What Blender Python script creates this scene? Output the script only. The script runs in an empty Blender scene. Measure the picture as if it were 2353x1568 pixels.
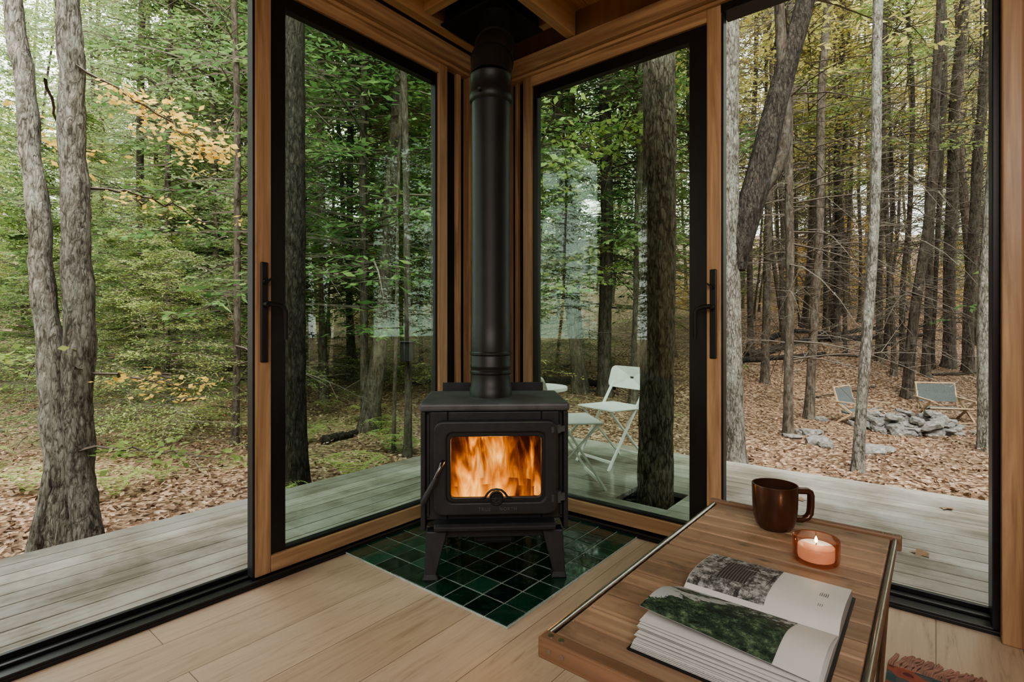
import bpy, bmesh, math, random
import numpy as np
from mathutils import Vector, Matrix
from math import sin, cos, pi, radians, sqrt, atan2
random.seed(7)
TH=radians(39); CX,CY,CH=1.9,-2.171,0.9
sc=bpy.context.scene
COL=sc.collection
def S(a,d):   # site survey grid (lateral, distance) -> world
    return (CX+a*cos(TH)-d*sin(TH), CY+a*sin(TH)+d*cos(TH))
def inv(x,y):
    dx=x-CX; dy=y-CY
    return (cos(TH)*dx+sin(TH)*dy, -sin(TH)*dx+cos(TH)*dy)

# ---------------------------------------------------------------- mesh helpers
class MB:
    def __init__(s): s.v=[]; s.f=[]; s.mi=[]; s.cur=0
    def add(s,vs,fs):
        o=len(s.v); s.v+= [tuple(p) for p in vs]
        for f in fs: s.f.append([i+o for i in f]); s.mi.append(s.cur)
        return s
    def box(s,x0,x1,y0,y1,z0,z1,M=None):
        vs=[Vector((x,y,z)) for z in (z0,z1) for y in (y0,y1) for x in (x0,x1)]
        if M is not None: vs=[M@p for p in vs]
        return s.add(vs,[(0,2,3,1),(4,5,7,6),(0,1,5,4),(2,6,7,3),(0,4,6,2),(1,3,7,5)])
    def bar(s,p0,p1,w,t,up=(0,0,1)):
        p0=Vector(p0);p1=Vector(p1);d=(p1-p0);L=d.length;d.normalize()
        side=d.cross(Vector(up))
        if side.length<1e-4: side=d.cross(Vector((0,1,0)))
        side.normalize(); u=side.cross(d)
        vs=[]
        for p in (p0,p1):
            for a,b in ((-1,-1),(1,-1),(1,1),(-1,1)):
                vs.append(p+side*a*w/2+u*b*t/2)
        return s.add(vs,[(3,2,1,0),(4,5,6,7),(0,1,5,4),(1,2,6,5),(2,3,7,6),(3,0,4,7)])
    def tube(s,pts,r,seg=12,cap=True,noise=0,rng=None):
        pts=[Vector(p) for p in pts]; n=len(pts)
        rs=r if isinstance(r,(list,tuple)) else [r]*n
        vs=[];fs=[]
        prev=None
        for i,p in enumerate(pts):
            t=(pts[min(i+1,n-1)]-pts[max(i-1,0)]).normalized()
            if prev is None:
                a=Vector((1,0,0)) if abs(t.x)<.9 else Vector((0,1,0))
                u=t.cross(a).normalized()
            else:
                u=(prev-t*prev.dot(t)).normalized()
            prev=u; w=t.cross(u)
            for k in range(seg):
                an=2*pi*k/seg; rr=rs[i]
                if noise: rr*=1+rng.uniform(-noise,noise)
                vs.append(p+(u*cos(an)+w*sin(an))*rr)
        for i in range(n-1):
            for k in range(seg):
                k2=(k+1)%seg
                fs.append((i*seg+k,i*seg+k2,(i+1)*seg+k2,(i+1)*seg+k))
        if cap:
            fs.append(tuple(reversed(range(seg)))); fs.append(tuple(range((n-1)*seg,n*seg)))
        return s.add(vs,fs)
    def lathe(s,prof,seg=32,c=(0,0,0),capb=False,capt=False):
        vs=[];fs=[]
        for r,z in prof:
            for k in range(seg):
                an=2*pi*k/seg; vs.append((c[0]+r*cos(an),c[1]+r*sin(an),c[2]+z))
        for i in range(len(prof)-1):
            for k in range(seg):
                k2=(k+1)%seg
                fs.append((i*seg+k,i*seg+k2,(i+1)*seg+k2,(i+1)*seg+k))
        if capb: fs.append(tuple(reversed(range(seg))))
        if capt: fs.append(tuple(range((len(prof)-1)*seg,len(prof)*seg)))
        return s.add(vs,fs)
    def extr(s,prof,x0,x1):   # prof list of (y,z) closed, extruded along x
        n=len(prof)
        vs=[(x0,y,z) for y,z in prof]+[(x1,y,z) for y,z in prof]
        fs=[tuple(range(n)),tuple(reversed(range(n,2*n)))]
        for i in range(n):
            j=(i+1)%n; fs.append((i,i+n,j+n,j))
        return s.add(vs,fs)
    def frame(s,cx,cz,w,h,r,iw,ih,ir,y0,y1,icx=None,icz=None):
        def loop(cx,cz,w,h,r,y):
            o=[]
            for qx,qz,a0 in ((1,1,0),(-1,1,90),(-1,-1,180),(1,-1,270)):
                for k in range(6):
                    a=radians(a0+90*k/5)
                    o.append((cx+qx*(w/2-r)+r*cos(a),y,cz+qz*(h/2-r)+r*sin(a)))
            return o
        icx=cx if icx is None else icx; icz=cz if icz is None else icz
        A=loop(cx,cz,w,h,r,y0);B=loop(cx,cz,w,h,r,y1)
        C=loop(icx,icz,iw,ih,ir,y0);D=loop(icx,icz,iw,ih,ir,y1)
        n=24; vs=A+B+C+D; fs=[]
        for i in range(n):
            j=(i+1)%n
            fs.append((i,j,2*n+j,2*n+i)); fs.append((n+j,n+i,3*n+i,3*n+j))
            fs.append((j,i,n+i,n+j)); fs.append((2*n+i,2*n+j,3*n+j,3*n+i))
        return s.add(vs,fs)
    def mesh(s,name,smooth=False):
        me=bpy.data.meshes.new(name); me.from_pydata(s.v,[],s.f); 
        me.polygons.foreach_set('material_index',s.mi)
        if smooth:
            me.polygons.foreach_set('use_smooth',[True]*len(me.polygons))
            me.update()
            try: me.set_sharp_from_angle(angle=radians(42))
            except Exception: pass
        me.update()
        bm=bmesh.new(); bm.from_mesh(me); bmesh.ops.recalc_face_normals(bm,faces=bm.faces); bm.to_mesh(me); bm.free()
        return me
def ob(name,data,mats=None,parent=None,loc=(0,0,0),rot=(0,0,0),bevel=0,smooth=False,seg=2,**props):
    if isinstance(data,MB): data=data.mesh(name,smooth)
    o=bpy.data.objects.new(name,data)
    if data is not None and mats is not None:
        if not isinstance(mats,(list,tuple)): mats=[mats]
        if len(data.materials)==0:
            for m in mats: data.materials.append(m)
    COL.objects.link(o)
    o.location=loc; o.rotation_euler=rot
    if parent: o.parent=parent
    if bevel:
        b=o.modifiers.new('bevel','BEVEL'); b.width=bevel; b.segments=seg; b.limit_method='ANGLE'; b.angle_limit=radians(40)
    for k,v in props.items(): o[k]=v
    return o
def empty(name,loc=(0,0,0),rot=(0,0,0),**props):
    o=bpy.data.objects.new(name,None); COL.objects.link(o); o.location=loc; o.rotation_euler=rot; o.empty_display_size=.1
    for k,v in props.items(): o[k]=v
    return o
def quads(name,V):   # V (N,4,3)
    N=V.shape[0]
    me=bpy.data.meshes.new(name)
    me.vertices.add(N*4); me.vertices.foreach_set('co',V.reshape(-1).astype(np.float32))
    me.loops.add(N*4); me.loops.foreach_set('vertex_index',np.arange(N*4,dtype=np.int32))
    me.polygons.add(N); me.polygons.foreach_set('loop_start',np.arange(0,N*4,4,dtype=np.int32))
    try: me.polygons.foreach_set('loop_total',np.full(N,4,dtype=np.int32))
    except Exception: pass
    me.update(calc_edges=True); return me
def prisms(name,P0,P1,r0,r1):
    N=len(P0); d=P1-P0; d/= (np.linalg.norm(d,axis=1,keepdims=True)+1e-9)
    up=np.tile(np.array([0,0,1.]),(N,1)); up[np.abs(d[:,2])>.9]=[1,0,0]
    a=np.cross(d,up); a/=np.linalg.norm(a,axis=1,keepdims=True); b=np.cross(d,a)
    r0=np.broadcast_to(r0,(N,)); r1=np.broadcast_to(r1,(N,))
    ring0=[];ring1=[]
    for k in range(3):
        o=a*cos(2*pi*k/3)+b*sin(2*pi*k/3)
        ring0.append(P0+o*r0[:,None]); ring1.append(P1+o*r1[:,None])
    Q=[]
    for k in range(3):
        j=(k+1)%3; Q.append(np.stack([ring0[k],ring0[j],ring1[j],ring1[k]],1))
    return quads(name,np.concatenate(Q))
def leafquads(P,D,rng,l,w,jit=.5):
    N=len(P); D=D/(np.linalg.norm(D,axis=1,keepdims=True)+1e-9)
    U=np.tile(np.array([0,0,1.]),(N,1))+rng.normal(0,jit,(N,3))
    Sd=np.cross(D,U); Sd/=(np.linalg.norm(Sd,axis=1,keepdims=True)+1e-9)
    L=(l*rng.uniform(.6,1.3,N))[:,None]; W=(w*rng.uniform(.6,1.3,N))[:,None]
    return np.stack([P,P+D*L*.5+Sd*W*.5,P+D*L,P+D*L*.5-Sd*W*.5],1)

# ---------------------------------------------------------------- materials
def add(nt,t,**kw):
    n=nt.nodes.new(t)
    for k,v in kw.items():
        kk=k.replace('_',' ')
        if kk in n.inputs: n.inputs[kk].default_value=v
        elif k in n.inputs: n.inputs[k].default_value=v
        else: setattr(n,k,v)
    return n
def ramp(nt,fac,stops,interp='LINEAR'):
    r=nt.nodes.new('ShaderNodeValToRGB'); r.color_ramp.interpolation=interp
    e=r.color_ramp.elements
    while len(e)<len(stops): e.new(.5)
    for i,(p,c) in enumerate(stops):
        e[i].position=p; e[i].color=(c[0],c[1],c[2],1) if not isinstance(c,(int,float)) else (c,c,c,1)
    nt.links.new(fac,r.inputs[0]); return r.outputs[0]
def coords(nt,scale=(1,1,1),rot=(0,0,0),kind='Object'):
    tc=nt.nodes.new('ShaderNodeTexCoord'); mp=nt.nodes.new('ShaderNodeMapping')
    mp.inputs['Scale'].default_value=scale; mp.inputs['Rotation'].default_value=rot
    nt.links.new(tc.outputs[kind],mp.inputs[0]); return mp.outputs[0]
def noise(nt,vec,scale=5,detail=4,rough=.5,dist=0):
    n=add(nt,'ShaderNodeTexNoise',Scale=scale,Detail=detail,Roughness=rough,Distortion=dist); nt.links.new(vec,n.inputs['Vector']); return n.outputs['Fac']
def mixc(nt,fac,a,b,mode='MIX'):
    m=nt.nodes.new('ShaderNodeMix'); m.data_type='RGBA'; m.blend_type=mode
    for sck,val in ((m.inputs[0],fac),(m.inputs[6],a),(m.inputs[7],b)):
        if isinstance(val,(int,float)): sck.default_value=val
        elif isinstance(val,(tuple,list)): sck.default_value=(val[0],val[1],val[2],1)
        else: nt.links.new(val,sck)
    return m.outputs[2]
def math_(nt,op,a,b=0,c=None):
    m=nt.nodes.new('ShaderNodeMath'); m.operation=op
    for i,val in enumerate((a,b)+((c,) if c is not None else ())):
        if isinstance(val,(int,float)): m.inputs[i].default_value=val
        else: nt.links.new(val,m.inputs[i])
    return m.outputs[0]
def bump(nt,b,h,strength=.3,dist=.01):
    n=add(nt,'ShaderNodeBump',Strength=strength,Distance=dist); nt.links.new(h,n.inputs['Height']); nt.links.new(n.outputs[0],b.inputs['Normal'])
def newmat(name):
    m=bpy.data.materials.new(name); m.use_nodes=True; nt=m.node_tree; return m,nt,nt.nodes['Principled BSDF']
def simple(name,c,rough=.5,metal=0,var=.15,nscale=20,bumps=0,spec=.5,coat=0):
    m,nt,b=newmat(name); v=coords(nt); n=noise(nt,v,nscale,3)
    c2=tuple(x*(1-var) for x in c); c3=tuple(min(1,x*(1+var)) for x in c)
    nt.links.new(ramp(nt,n,[(.3,c2),(.7,c3)]),b.inputs['Base Color'])
    b.inputs['Roughness'].default_value=rough; b.inputs['Metallic'].default_value=metal
    b.inputs['Specular IOR Level'].default_value=spec; b.inputs['Coat Weight'].default_value=coat
    if bumps: bump(nt,b,noise(nt,v,nscale*6,3),bumps,.002)
    return m
def wood(name,cd,cl,axis=0,rough=.5,island=.25,g=1,bumps=.15,coat=0,lo=.25,hi=.72,stain=0):
    m,nt,b=newmat(name)
    sca=[22*g]*3; sca[axis]=1.3*g
    v=coords(nt,tuple(sca)); n=noise(nt,v,1.0,6,.6,1.2)
    col=ramp(nt,n,[(lo,cd),(.5,tuple((a+b_)/2 for a,b_ in zip(cd,cl))),(hi,cl)])
    if stain:
        st_=noise(nt,coords(nt),14,5,.7); col=mixc(nt,ramp(nt,st_,[(.52,0.),(.70,stain)]),col,tuple(x*.5 for x in cd))
        kn=add(nt,'ShaderNodeTexVoronoi',Scale=1.0,Randomness=1.); ks=[16,16,16]; ks[axis]=7; nt.links.new(coords(nt,tuple(ks)),kn.inputs['Vector'])
        col=mixc(nt,ramp(nt,kn.outputs['Distance'],[(.05,.8),(.15,0.)]),col,tuple(x*.4 for x in cd))
    geo=nt.nodes.new('ShaderNodeNewGeometry')
    f=math_(nt,'MULTIPLY_ADD',geo.outputs['Random Per Island'],island*2,1-island)
    comb=nt.nodes.new('ShaderNodeCombineColor')
    for i in range(3): nt.links.new(f,comb.inputs[i])
    nt.links.new(mixc(nt,1.0,col,comb.outputs[0],'MULTIPLY'),b.inputs['Base Color'])
    b.inputs['Roughness'].default_value=rough; b.inputs['Coat Weight'].default_value=coat
    bump(nt,b,n,bumps,.004); return m
CD,CL=(.27,.150,.080),(.58,.385,.22)
M_frameZ=wood('cedar_vertical',CD,CL,2,.38,.14,lo=.30,hi=.68)
M_frameX=wood('cedar_along_x',CD,CL,0,.38,.14,lo=.30,hi=.68)
M_frameY=wood('cedar_along_y',CD,CL,1,.38,.14,lo=.30,hi=.68)
M_ceil=wood('fir_ceiling_bright',(.46,.27,.13),(.72,.48,.26),1,.5,.15)  # board colour brightened in place of bounce light on the ceiling
M_joistY=wood('fir_joist_bright_y',(.44,.26,.13),(.70,.47,.26),1,.5,.12)  # joist wood lightened in colour to stand in for bounced light
M_joistX=wood('fir_joist_bright_x',(.44,.26,.13),(.70,.47,.26),0,.5,.12)  # same lightened tone, bounce light put into the colour
M_tablewood=wood('walnut_slats',(.17,.105,.065),(.43,.295,.195),0,.48,.30,.9,.4,lo=.25,hi=.74,stain=.5)
M_tablebar=wood('walnut_bar',(.13,.07,.042),(.30,.18,.11),0,.45,.1)
M_ash=wood('ash_wood',(.34,.24,.15),(.50,.37,.24),1,.5,.1)
M_black=simple('black_aluminium',(.012,.012,.013),.4,0,.2,40)
M_blackrub=simple('black_rubber',(.008,.008,.008),.7)
M_stove=simple('matte_black_iron',(.022,.0235,.027),.5,.0,.2,30,.25,.5)
M_stovetop=simple('grey_black_iron',(.075,.082,.088),.5,.0,.3,14,.2,.6)
M_pipe=simple('satin_black_pipe',(.016,.0175,.0185),.44,.0,.15,10,.05,.5)
M_steel=simple('brushed_steel',(.45,.44,.42),.28,1.0,.1,60)
M_dsteel=simple('dark_steel',(.16,.155,.15),.32,1.0,.1,60)
M_white=simple('white_powder_coat',(.74,.74,.71),.4,0,.05)
M_grey=simple('grey_canvas',(.095,.108,.105),.85,0,.2,80)
M_stone=simple('fieldstone',(.205,.196,.18),.85,0,.5,7,.6)
M_brick=simple('firebrick',(.10,.05,.03),.9,0,.4,12)
M_grout=simple('grout',(.38,.42,.38),.85,0,.15,40)
M_plywall=wood('pine_wall',(.25,.14,.075),(.38,.24,.14),2,.5,.05,.5)

def mk_floor():
    m,nt,b=newmat('oak_floor')
    v=coords(nt,(1,1,1),(0,0,pi/2)); br=add(nt,'ShaderNodeTexBrick',Scale=1.0,Mortar_Size=.0012,Mortar_Smooth=.3,Brick_Width=2.6,Row_Height=.19,Bias=0.0)
    br.offset=.37
    br.inputs['Color1'].default_value=(.43,.325,.235,1); br.inputs['Color2'].default_value=(.51,.395,.295,1); br.inputs['Mortar'].default_value=(.15,.10,.06,1)
    nt.links.new(v,br.inputs['Vector'])
    v2=coords(nt,(20,1.6,1)); g=noise(nt,v2,1.5,8,.7,1.8)
    col=mixc(nt,1.0,br.outputs['Color'],ramp(nt,g,[(.30,(.66,.62,.57)),(.45,(.93,.92,.91)),(.68,(1.07,1.07,1.07))]),'MULTIPLY')
    kn=add(nt,'ShaderNodeTexVoronoi',Scale=1.0,Randomness=1.); nt.links.new(coords(nt,(3.5,1.1,1)),kn.inputs['Vector'])
    col=mixc(nt,ramp(nt,kn.outputs['Distance'],[(.02,.7),(.06,0.)]),col,(.24,.15,.08))
    nt.links.new(col,b.inputs['Base Color']); b.inputs['Roughness'].default_value=.42
    bump(nt,b,math_(nt,'SUBTRACT',g,br.outputs['Fac']),.12,.004); return m
M_floor=mk_floor()
def mk_deck(name,axis):
    m,nt,b=newmat(name); sca=[26,26,26]; sca[axis]=1.2
    g=noise(nt,coords(nt,tuple(sca)),1,6,.65,.8); w=noise(nt,coords(nt),2.6,5,.65)
    col=ramp(nt,g,[(.25,(.10,.080,.057)),(.5,(.215,.187,.145)),(.75,(.35,.32,.265))])
    col=mixc(nt,ramp(nt,w,[(.40,0.),(.62,.7)]),col,(.43,.412,.37))
    geo=nt.nodes.new('ShaderNodeNewGeometry'); f=math_(nt,'MULTIPLY_ADD',geo.outputs['Random Per Island'],.4,.75)
    comb=nt.nodes.new('ShaderNodeCombineColor')
    for i in range(3): nt.links.new(f,comb.inputs[i])
    nt.links.new(mixc(nt,1.0,col,comb.outputs[0],'MULTIPLY'),b.inputs['Base Color']); b.inputs['Roughness'].default_value=.7
    bump(nt,b,g,.4,.004); return m
M_deckY=mk_deck('weathered_deck_y',1); M_deckX=mk_deck('weathered_deck_x',0)
def mk_tile():
    m,nt,b=newmat('green_glazed_tile'); v=coords(nt)
    geo=nt.nodes.new('ShaderNodeNewGeometry')
    c1=ramp(nt,geo.outputs['Random Per Island'],[(0,(.0015,.010,.007)),(.5,(.004,.025,.015)),(.85,(.010,.050,.031)),(1,(.020,.080,.050))])
    n=noise(nt,v,22,5,.65); col=mixc(nt,ramp(nt,n,[(.48,0.),(.75,.5)]),c1,(.025,.085,.055))
    nt.links.new(col,b.inputs['Base Color']); b.inputs['Roughness'].default_value=.07; b.inputs['Coat Weight'].default_value=.7; b.inputs['Coat Roughness'].default_value=.04; b.inputs['Specular IOR Level'].default_value=.6
    bump(nt,b,noise(nt,v,14,3),.6,.01); return m
M_tile=mk_tile()
def mk_bark(name,cd,cm,cl,lich=.3,crack=0.0):
    m,nt,b=newmat(name)
    v=coords(nt,(30,30,9)); nz=noise(nt,v,1.0,8,.75,.9)
    v2=coords(nt,(16,16,3.4)); n2=noise(nt,v2,1.6,4,.65,1.6)
    h=math_(nt,'ADD',math_(nt,'MULTIPLY',nz,.6),math_(nt,'MULTIPLY',n2,.45))
    if crack>0:
        vo=add(nt,'ShaderNodeTexVoronoi',Scale=1.0,feature='DISTANCE_TO_EDGE'); nn=add(nt,'ShaderNodeTexNoise',Scale=.8,Detail=3)
        v3=coords(nt,(46,46,13)); nt.links.new(v3,nn.inputs['Vector'])
        vv=nt.nodes.new('ShaderNodeVectorMath'); vv.operation='MULTIPLY_ADD'; nt.links.new(nn.outputs['Color'],vv.inputs[0]); vv.inputs[1].default_value=(2.2,2.2,2.2); nt.links.new(v3,vv.inputs[2])
        nt.links.new(vv.outputs[0],vo.inputs['Vector'])
        ck=math_(nt,'MULTIPLY',math_(nt,'MINIMUM',vo.outputs['Distance'],.28),crack)
        h=math_(nt,'ADD',math_(nt,'SUBTRACT',h,crack*.14),ck)
    col=ramp(nt,h,[(.40,cd),(.51,cm),(.64,cl)])
    if lich>0:
        l=noise(nt,coords(nt,(1,1,.7)),9,7,.78)
        col=mixc(nt,ramp(nt,l,[(.49,0.),(.60,lich)]),col,(.38,.395,.345))
    oi=nt.nodes.new('ShaderNodeObjectInfo'); f=math_(nt,'MULTIPLY_ADD',oi.outputs['Random'],.5,.75)
    comb=nt.nodes.new('ShaderNodeCombineColor')
    for i in range(3): nt.links.new(f,comb.inputs[i])
    nt.links.new(mixc(nt,1.0,col,comb.outputs[0],'MULTIPLY'),b.inputs['Base Color']); b.inputs['Roughness'].default_value=.9
    b.inputs['Specular IOR Level'].default_value=.2
    bump(nt,b,h,1.0,.035); return m
M_barkgrey=mk_bark('bark_grey',(.070,.062,.050),(.195,.178,.15),(.34,.325,.285),.5,.55)
M_barkdeck=mk_bark('bark_furrowed',(.060,.048,.037),(.185,.15,.117),(.32,.27,.215),.15,.7)
M_barkdark=mk_bark('bark_dark',(.014,.012,.010),(.042,.035,.028),(.085,.072,.058),.06,.5)
M_barkbrown=mk_bark('bark_brown',(.028,.022,.017),(.090,.073,.056),(.18,.15,.118),.15)
M_barkhaze=mk_bark('bark_hazed',(.065,.054,.042),(.115,.098,.078),(.175,.152,.122),0)  # distance haze put into the bark colour as a paler tone
M_twig=simple('twig',(.125,.105,.083),.9,0,.3,5)
def mk_leaf(name,stops,trans=.5,objvar=.4):
    m,nt,b=newmat(name); nt.nodes.remove(b); geo=nt.nodes.new('ShaderNodeNewGeometry')
    oi=nt.nodes.new('ShaderNodeObjectInfo')
    f=math_(nt,'ADD',math_(nt,'MULTIPLY',geo.outputs['Random Per Island'],1-objvar),math_(nt,'MULTIPLY',oi.outputs['Random'],objvar))
    col=ramp(nt,f,stops)
    df=nt.nodes.new('ShaderNodeBsdfDiffuse'); nt.links.new(col,df.inputs[0])
    tr=nt.nodes.new('ShaderNodeBsdfTranslucent'); nt.links.new(col,tr.inputs[0]); mx=nt.nodes.new('ShaderNodeMixShader'); mx.inputs[0].default_value=trans
    nt.links.new(df.outputs[0],mx.inputs[1]); nt.links.new(tr.outputs[0],mx.inputs[2]); nt.links.new(mx.outputs[0],nt.nodes['Material Output'].inputs[0]); return m
M_hem=mk_leaf('hemlock_needles',[(0,(.072,.145,.062)),(.5,(.155,.26,.10)),(1,(.31,.40,.15))])
M_hemhaze=mk_leaf('hemlock_hazed',[(0,(.20,.29,.155)),(.5,(.33,.43,.225)),(1,(.54,.58,.28))])  # needles paled to imitate haze over far trees
M_lime=mk_leaf('light_green_leaves',[(0,(.18,.29,.10)),(.6,(.37,.47,.17)),(1,(.64,.59,.21))])
M_limehaze=mk_leaf('yellow_green_hazed',[(0,(.36,.43,.20)),(.6,(.60,.60,.28)),(1,(.84,.68,.29))])  # haze painted into the leaf colour for distant crowns
M_straw=mk_leaf('yellowing_leaves',[(0,(.34,.38,.14)),(.6,(.60,.53,.19)),(1,(.84,.62,.22))])
M_yel=mk_leaf('yellow_leaves',[(0,(.66,.46,.11)),(.5,(.86,.60,.17)),(1,(.92,.74,.32))])
M_litter=mk_leaf('fallen_dry_leaves',[(0,(.10,.062,.042)),(.35,(.22,.142,.094)),(.7,(.35,.24,.165)),(1,(.51,.385,.275))],.1,0)
def mk_ground():
    m,nt,b=newmat('leaf_litter_ground'); v=coords(nt)
    vo=add(nt,'ShaderNodeTexVoronoi',Scale=30.,Randomness=1.); nt.links.new(v,vo.inputs['Vector'])
    sep=nt.nodes.new('ShaderNodeSeparateColor'); nt.links.new(vo.outputs['Color'],sep.inputs[0])
    col=ramp(nt,sep.outputs[0],[(0,(.08,.048,.032)),(.35,(.19,.12,.08)),(.65,(.31,.21,.142)),(.9,(.43,.31,.21)),(1,(.53,.41,.30))])
    big=noise(nt,v,.55,5,.65)
    col=mixc(nt,ramp(nt,big,[(.4,0.),(.66,.5)]),col,(.10,.07,.05))
    sx=nt.nodes.new('ShaderNodeSeparateXYZ'); nt.links.new(v,sx.inputs[0])
    side=math_(nt,'MAXIMUM',math_(nt,'MINIMUM',math_(nt,'MULTIPLY_ADD',math_(nt,'ADD',sx.outputs[0],math_(nt,'MULTIPLY',sx.outputs[1],.35)),-.020,-.060),.03),-.2)
    g=math_(nt,'ADD',noise(nt,v,.8,6,.75),side)
    col=mixc(nt,ramp(nt,g,[(.50,0.),(.66,.6)]),col,(.20,.24,.09))
    nt.links.new(col,b.inputs['Base Color']); b.inputs['Roughness'].default_value=.9; b.inputs['Specular IOR Level'].default_value=.1
    bump(nt,b,vo.outputs['Distance'],.8,.03); return m
M_ground=mk_ground()
def mk_glass(name,tint,f0=.04,f1=.6):
    m,nt,b=newmat(name); nt.nodes.remove(b)
    t=nt.nodes.new('ShaderNodeBsdfTransparent'); t.inputs[0].default_value=(*tint,1)
    g=nt.nodes.new('ShaderNodeBsdfGlossy'); g.inputs['Roughness'].default_value=.0; g.inputs[0].default_value=(1,1,1,1)
    lw=nt.nodes.new('ShaderNodeLayerWeight'); lw.inputs[0].default_value=.5
    f=math_(nt,'MULTIPLY_ADD',math_(nt,'POWER',lw.outputs['Facing'],5.),f1,f0)
    mx=nt.nodes.new('ShaderNodeMixShader'); nt.links.new(f,mx.inputs[0]); nt.links.new(t.outputs[0],mx.inputs[1]); nt.links.new(g.outputs[0],mx.inputs[2])
    nt.links.new(mx.outputs[0],nt.nodes['Material Output'].inputs[0]); return m
M_glass=mk_glass('window_glass',(.80,.88,.83),.036,.5)
M_stoveglass=mk_glass('stove_glass',(.95,.93,.9),.015,.2)

# ---------------------------------------------------------------- room shell
WY=-2.14
ob('floor',MB().box(.07,4.6,-5.2,-.09,-.06,0),M_floor,kind='structure',label='pale oak plank floor')
ob('trim_1',MB().box(-.05,.07,WY,.05,-.09,.012).box(-.05,-.035,WY,.05,.012,.028).box(.0,.012,WY,-.09,.012,.022).box(.055,.07,WY,-.09,.012,.02),M_black,bevel=.002,kind='structure',label='black metal sliding door track')
ob('trim_2',MB().box(.07,2.12,-.09,.05,-.09,.012).box(.07,2.08,.035,.05,.012,.028).box(.07,2.08,-.02,-.008,.012,.022).box(.07,2.08,-.09,-.075,.012,.02),M_black,bevel=.002,kind='structure',label='black metal sliding door track')
# hearth
hb=MB(); hx0,hx1,hy0,hy1=.07,.905,-.965,-.09
hb.cur=0; hb.box(hx0,hx1,hy0,hy1,0,.0064); hb.cur=1
nx,ny=9,9; px=(hx1-hx0)/nx; py=(hy1-hy0)/ny
for i in range(nx):
    for j in range(ny):
        hb.box(hx0+i*px+.002+random.uniform(0,.0006),hx0+(i+1)*px-.002,hy0+j*py+.002,hy0+(j+1)*py-.002-random.uniform(0,.0006),.001,.008+random.uniform(0,.001))
ob('floor_hearth',hb,[M_grout,M_tile],bevel=.0009,kind='structure',label='dark green glazed tile hearth with pale grout')
# ceiling
cb=MB()
for i in range(38): cb.box(-.12+i*.125,-.12+(i+1)*.125-.003,-5.3,.1,2.42,2.45)
cb.box(-.35,4.8,-5.3,.35,2.452,2.62)
ob('ceiling',cb,M_ceil,kind='structure',label='fir board ceiling')
n=0
for x in (.12,.56,1.02,1.5,2.0,2.6,3.2,3.8):
    ob('trim_%d'%(10+n),MB().box(x-.024,x+.024,-5.1,-.07,2.275,2.42),M_joistY,bevel=.003,kind='structure',label='fir ceiling joist'); n+=1
for (xa,xb,y) in ((.144,.536,-.185),(.144,.536,-.60)):
    ob('trim_%d'%(10+n),MB().box(xa,xb,y-.022,y+.022,2.30,2.42),M_joistX,bevel=.003,kind='structure',label='fir ceiling blocking'); n+=1
# walls
w=MB().box(-.05,.03,WY,.05,2.27,2.45).box(-.05,.06,-5.2,WY,-.06,2.45)
ob('wall_west',w,M_frameY,kind='structure',label='fir clad wall above sliding door')
w=MB().box(.03,2.08,-.03,.05,2.27,2.45).box(2.09,4.6,-.13,.05,-.06,2.45)
ob('wall_north',w,M_plywall,kind='structure',label='pine clad wall beside sliding door')
ob('wall_east',MB().box(4.6,4.7,-5.2,.05,-.06,2.45),M_plywall,kind='structure',label='pine clad wall')
ob('wall_south',MB().box(-.05,4.7,-5.3,-5.2,-.06,2.45),M_plywall,kind='structure',label='pine clad wall')
# header trims
ob('trim_3',MB().box(-.05,.085,WY,-.0,2.195,2.27).box(-.05,.06,WY,-.0,2.18,2.195),M_frameY,bevel=.004,kind='structure',label='cedar door header trim')
ob('trim_4',MB().box(.085,2.08,-.085,.05,2.195,2.27).box(.06,2.08,-.06,.05,2.18,2.195),M_frameX,bevel=.004,kind='structure',label='cedar door header trim')
ob('trim_5',MB().box(1.24,2.045,-.045,.045,2.15,2.18).box(-.045,.045,WY,-1.31,2.15,2.18),M_black,kind='structure',label='black head track of open sliding door')
# corner post and jambs
ob('trim_6',MB().box(-.05,.075,-.075,.05,.012,2.195),M_frameZ,bevel=.004,kind='structure',label='cedar corner post')
ob('trim_7',MB().box(-.03,.055,-.235,-.078,.012,2.19).box(-.02,.03,-.30,-.27,.012,2.19).box(.078,.16,-.055,.03,.012,2.19).box(.185,.205,-.03,.02,.012,2.19),M_frameZ,bevel=.004,kind='structure',label='cedar window jamb')
ob('trim_8',MB().box(-.04,.01,-.37,-.235,.012,2.19).box(.16,.25,-.01,.04,.012,2.19),M_blackrub,kind='structure',label='black strip in jamb gap')  # solid black strips set in the gaps beside the jambs
ob('trim_9',MB().box(2.028,2.046,-.09,.05,.012,2.19),M_black,bevel=.003,kind='structure',label='black door jamb')
ob('trim_30',MB().box(2.046,2.09,-.135,.05,.0,2.19),M_frameZ,bevel=.004,kind='structure',label='cedar door jamb')

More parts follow.
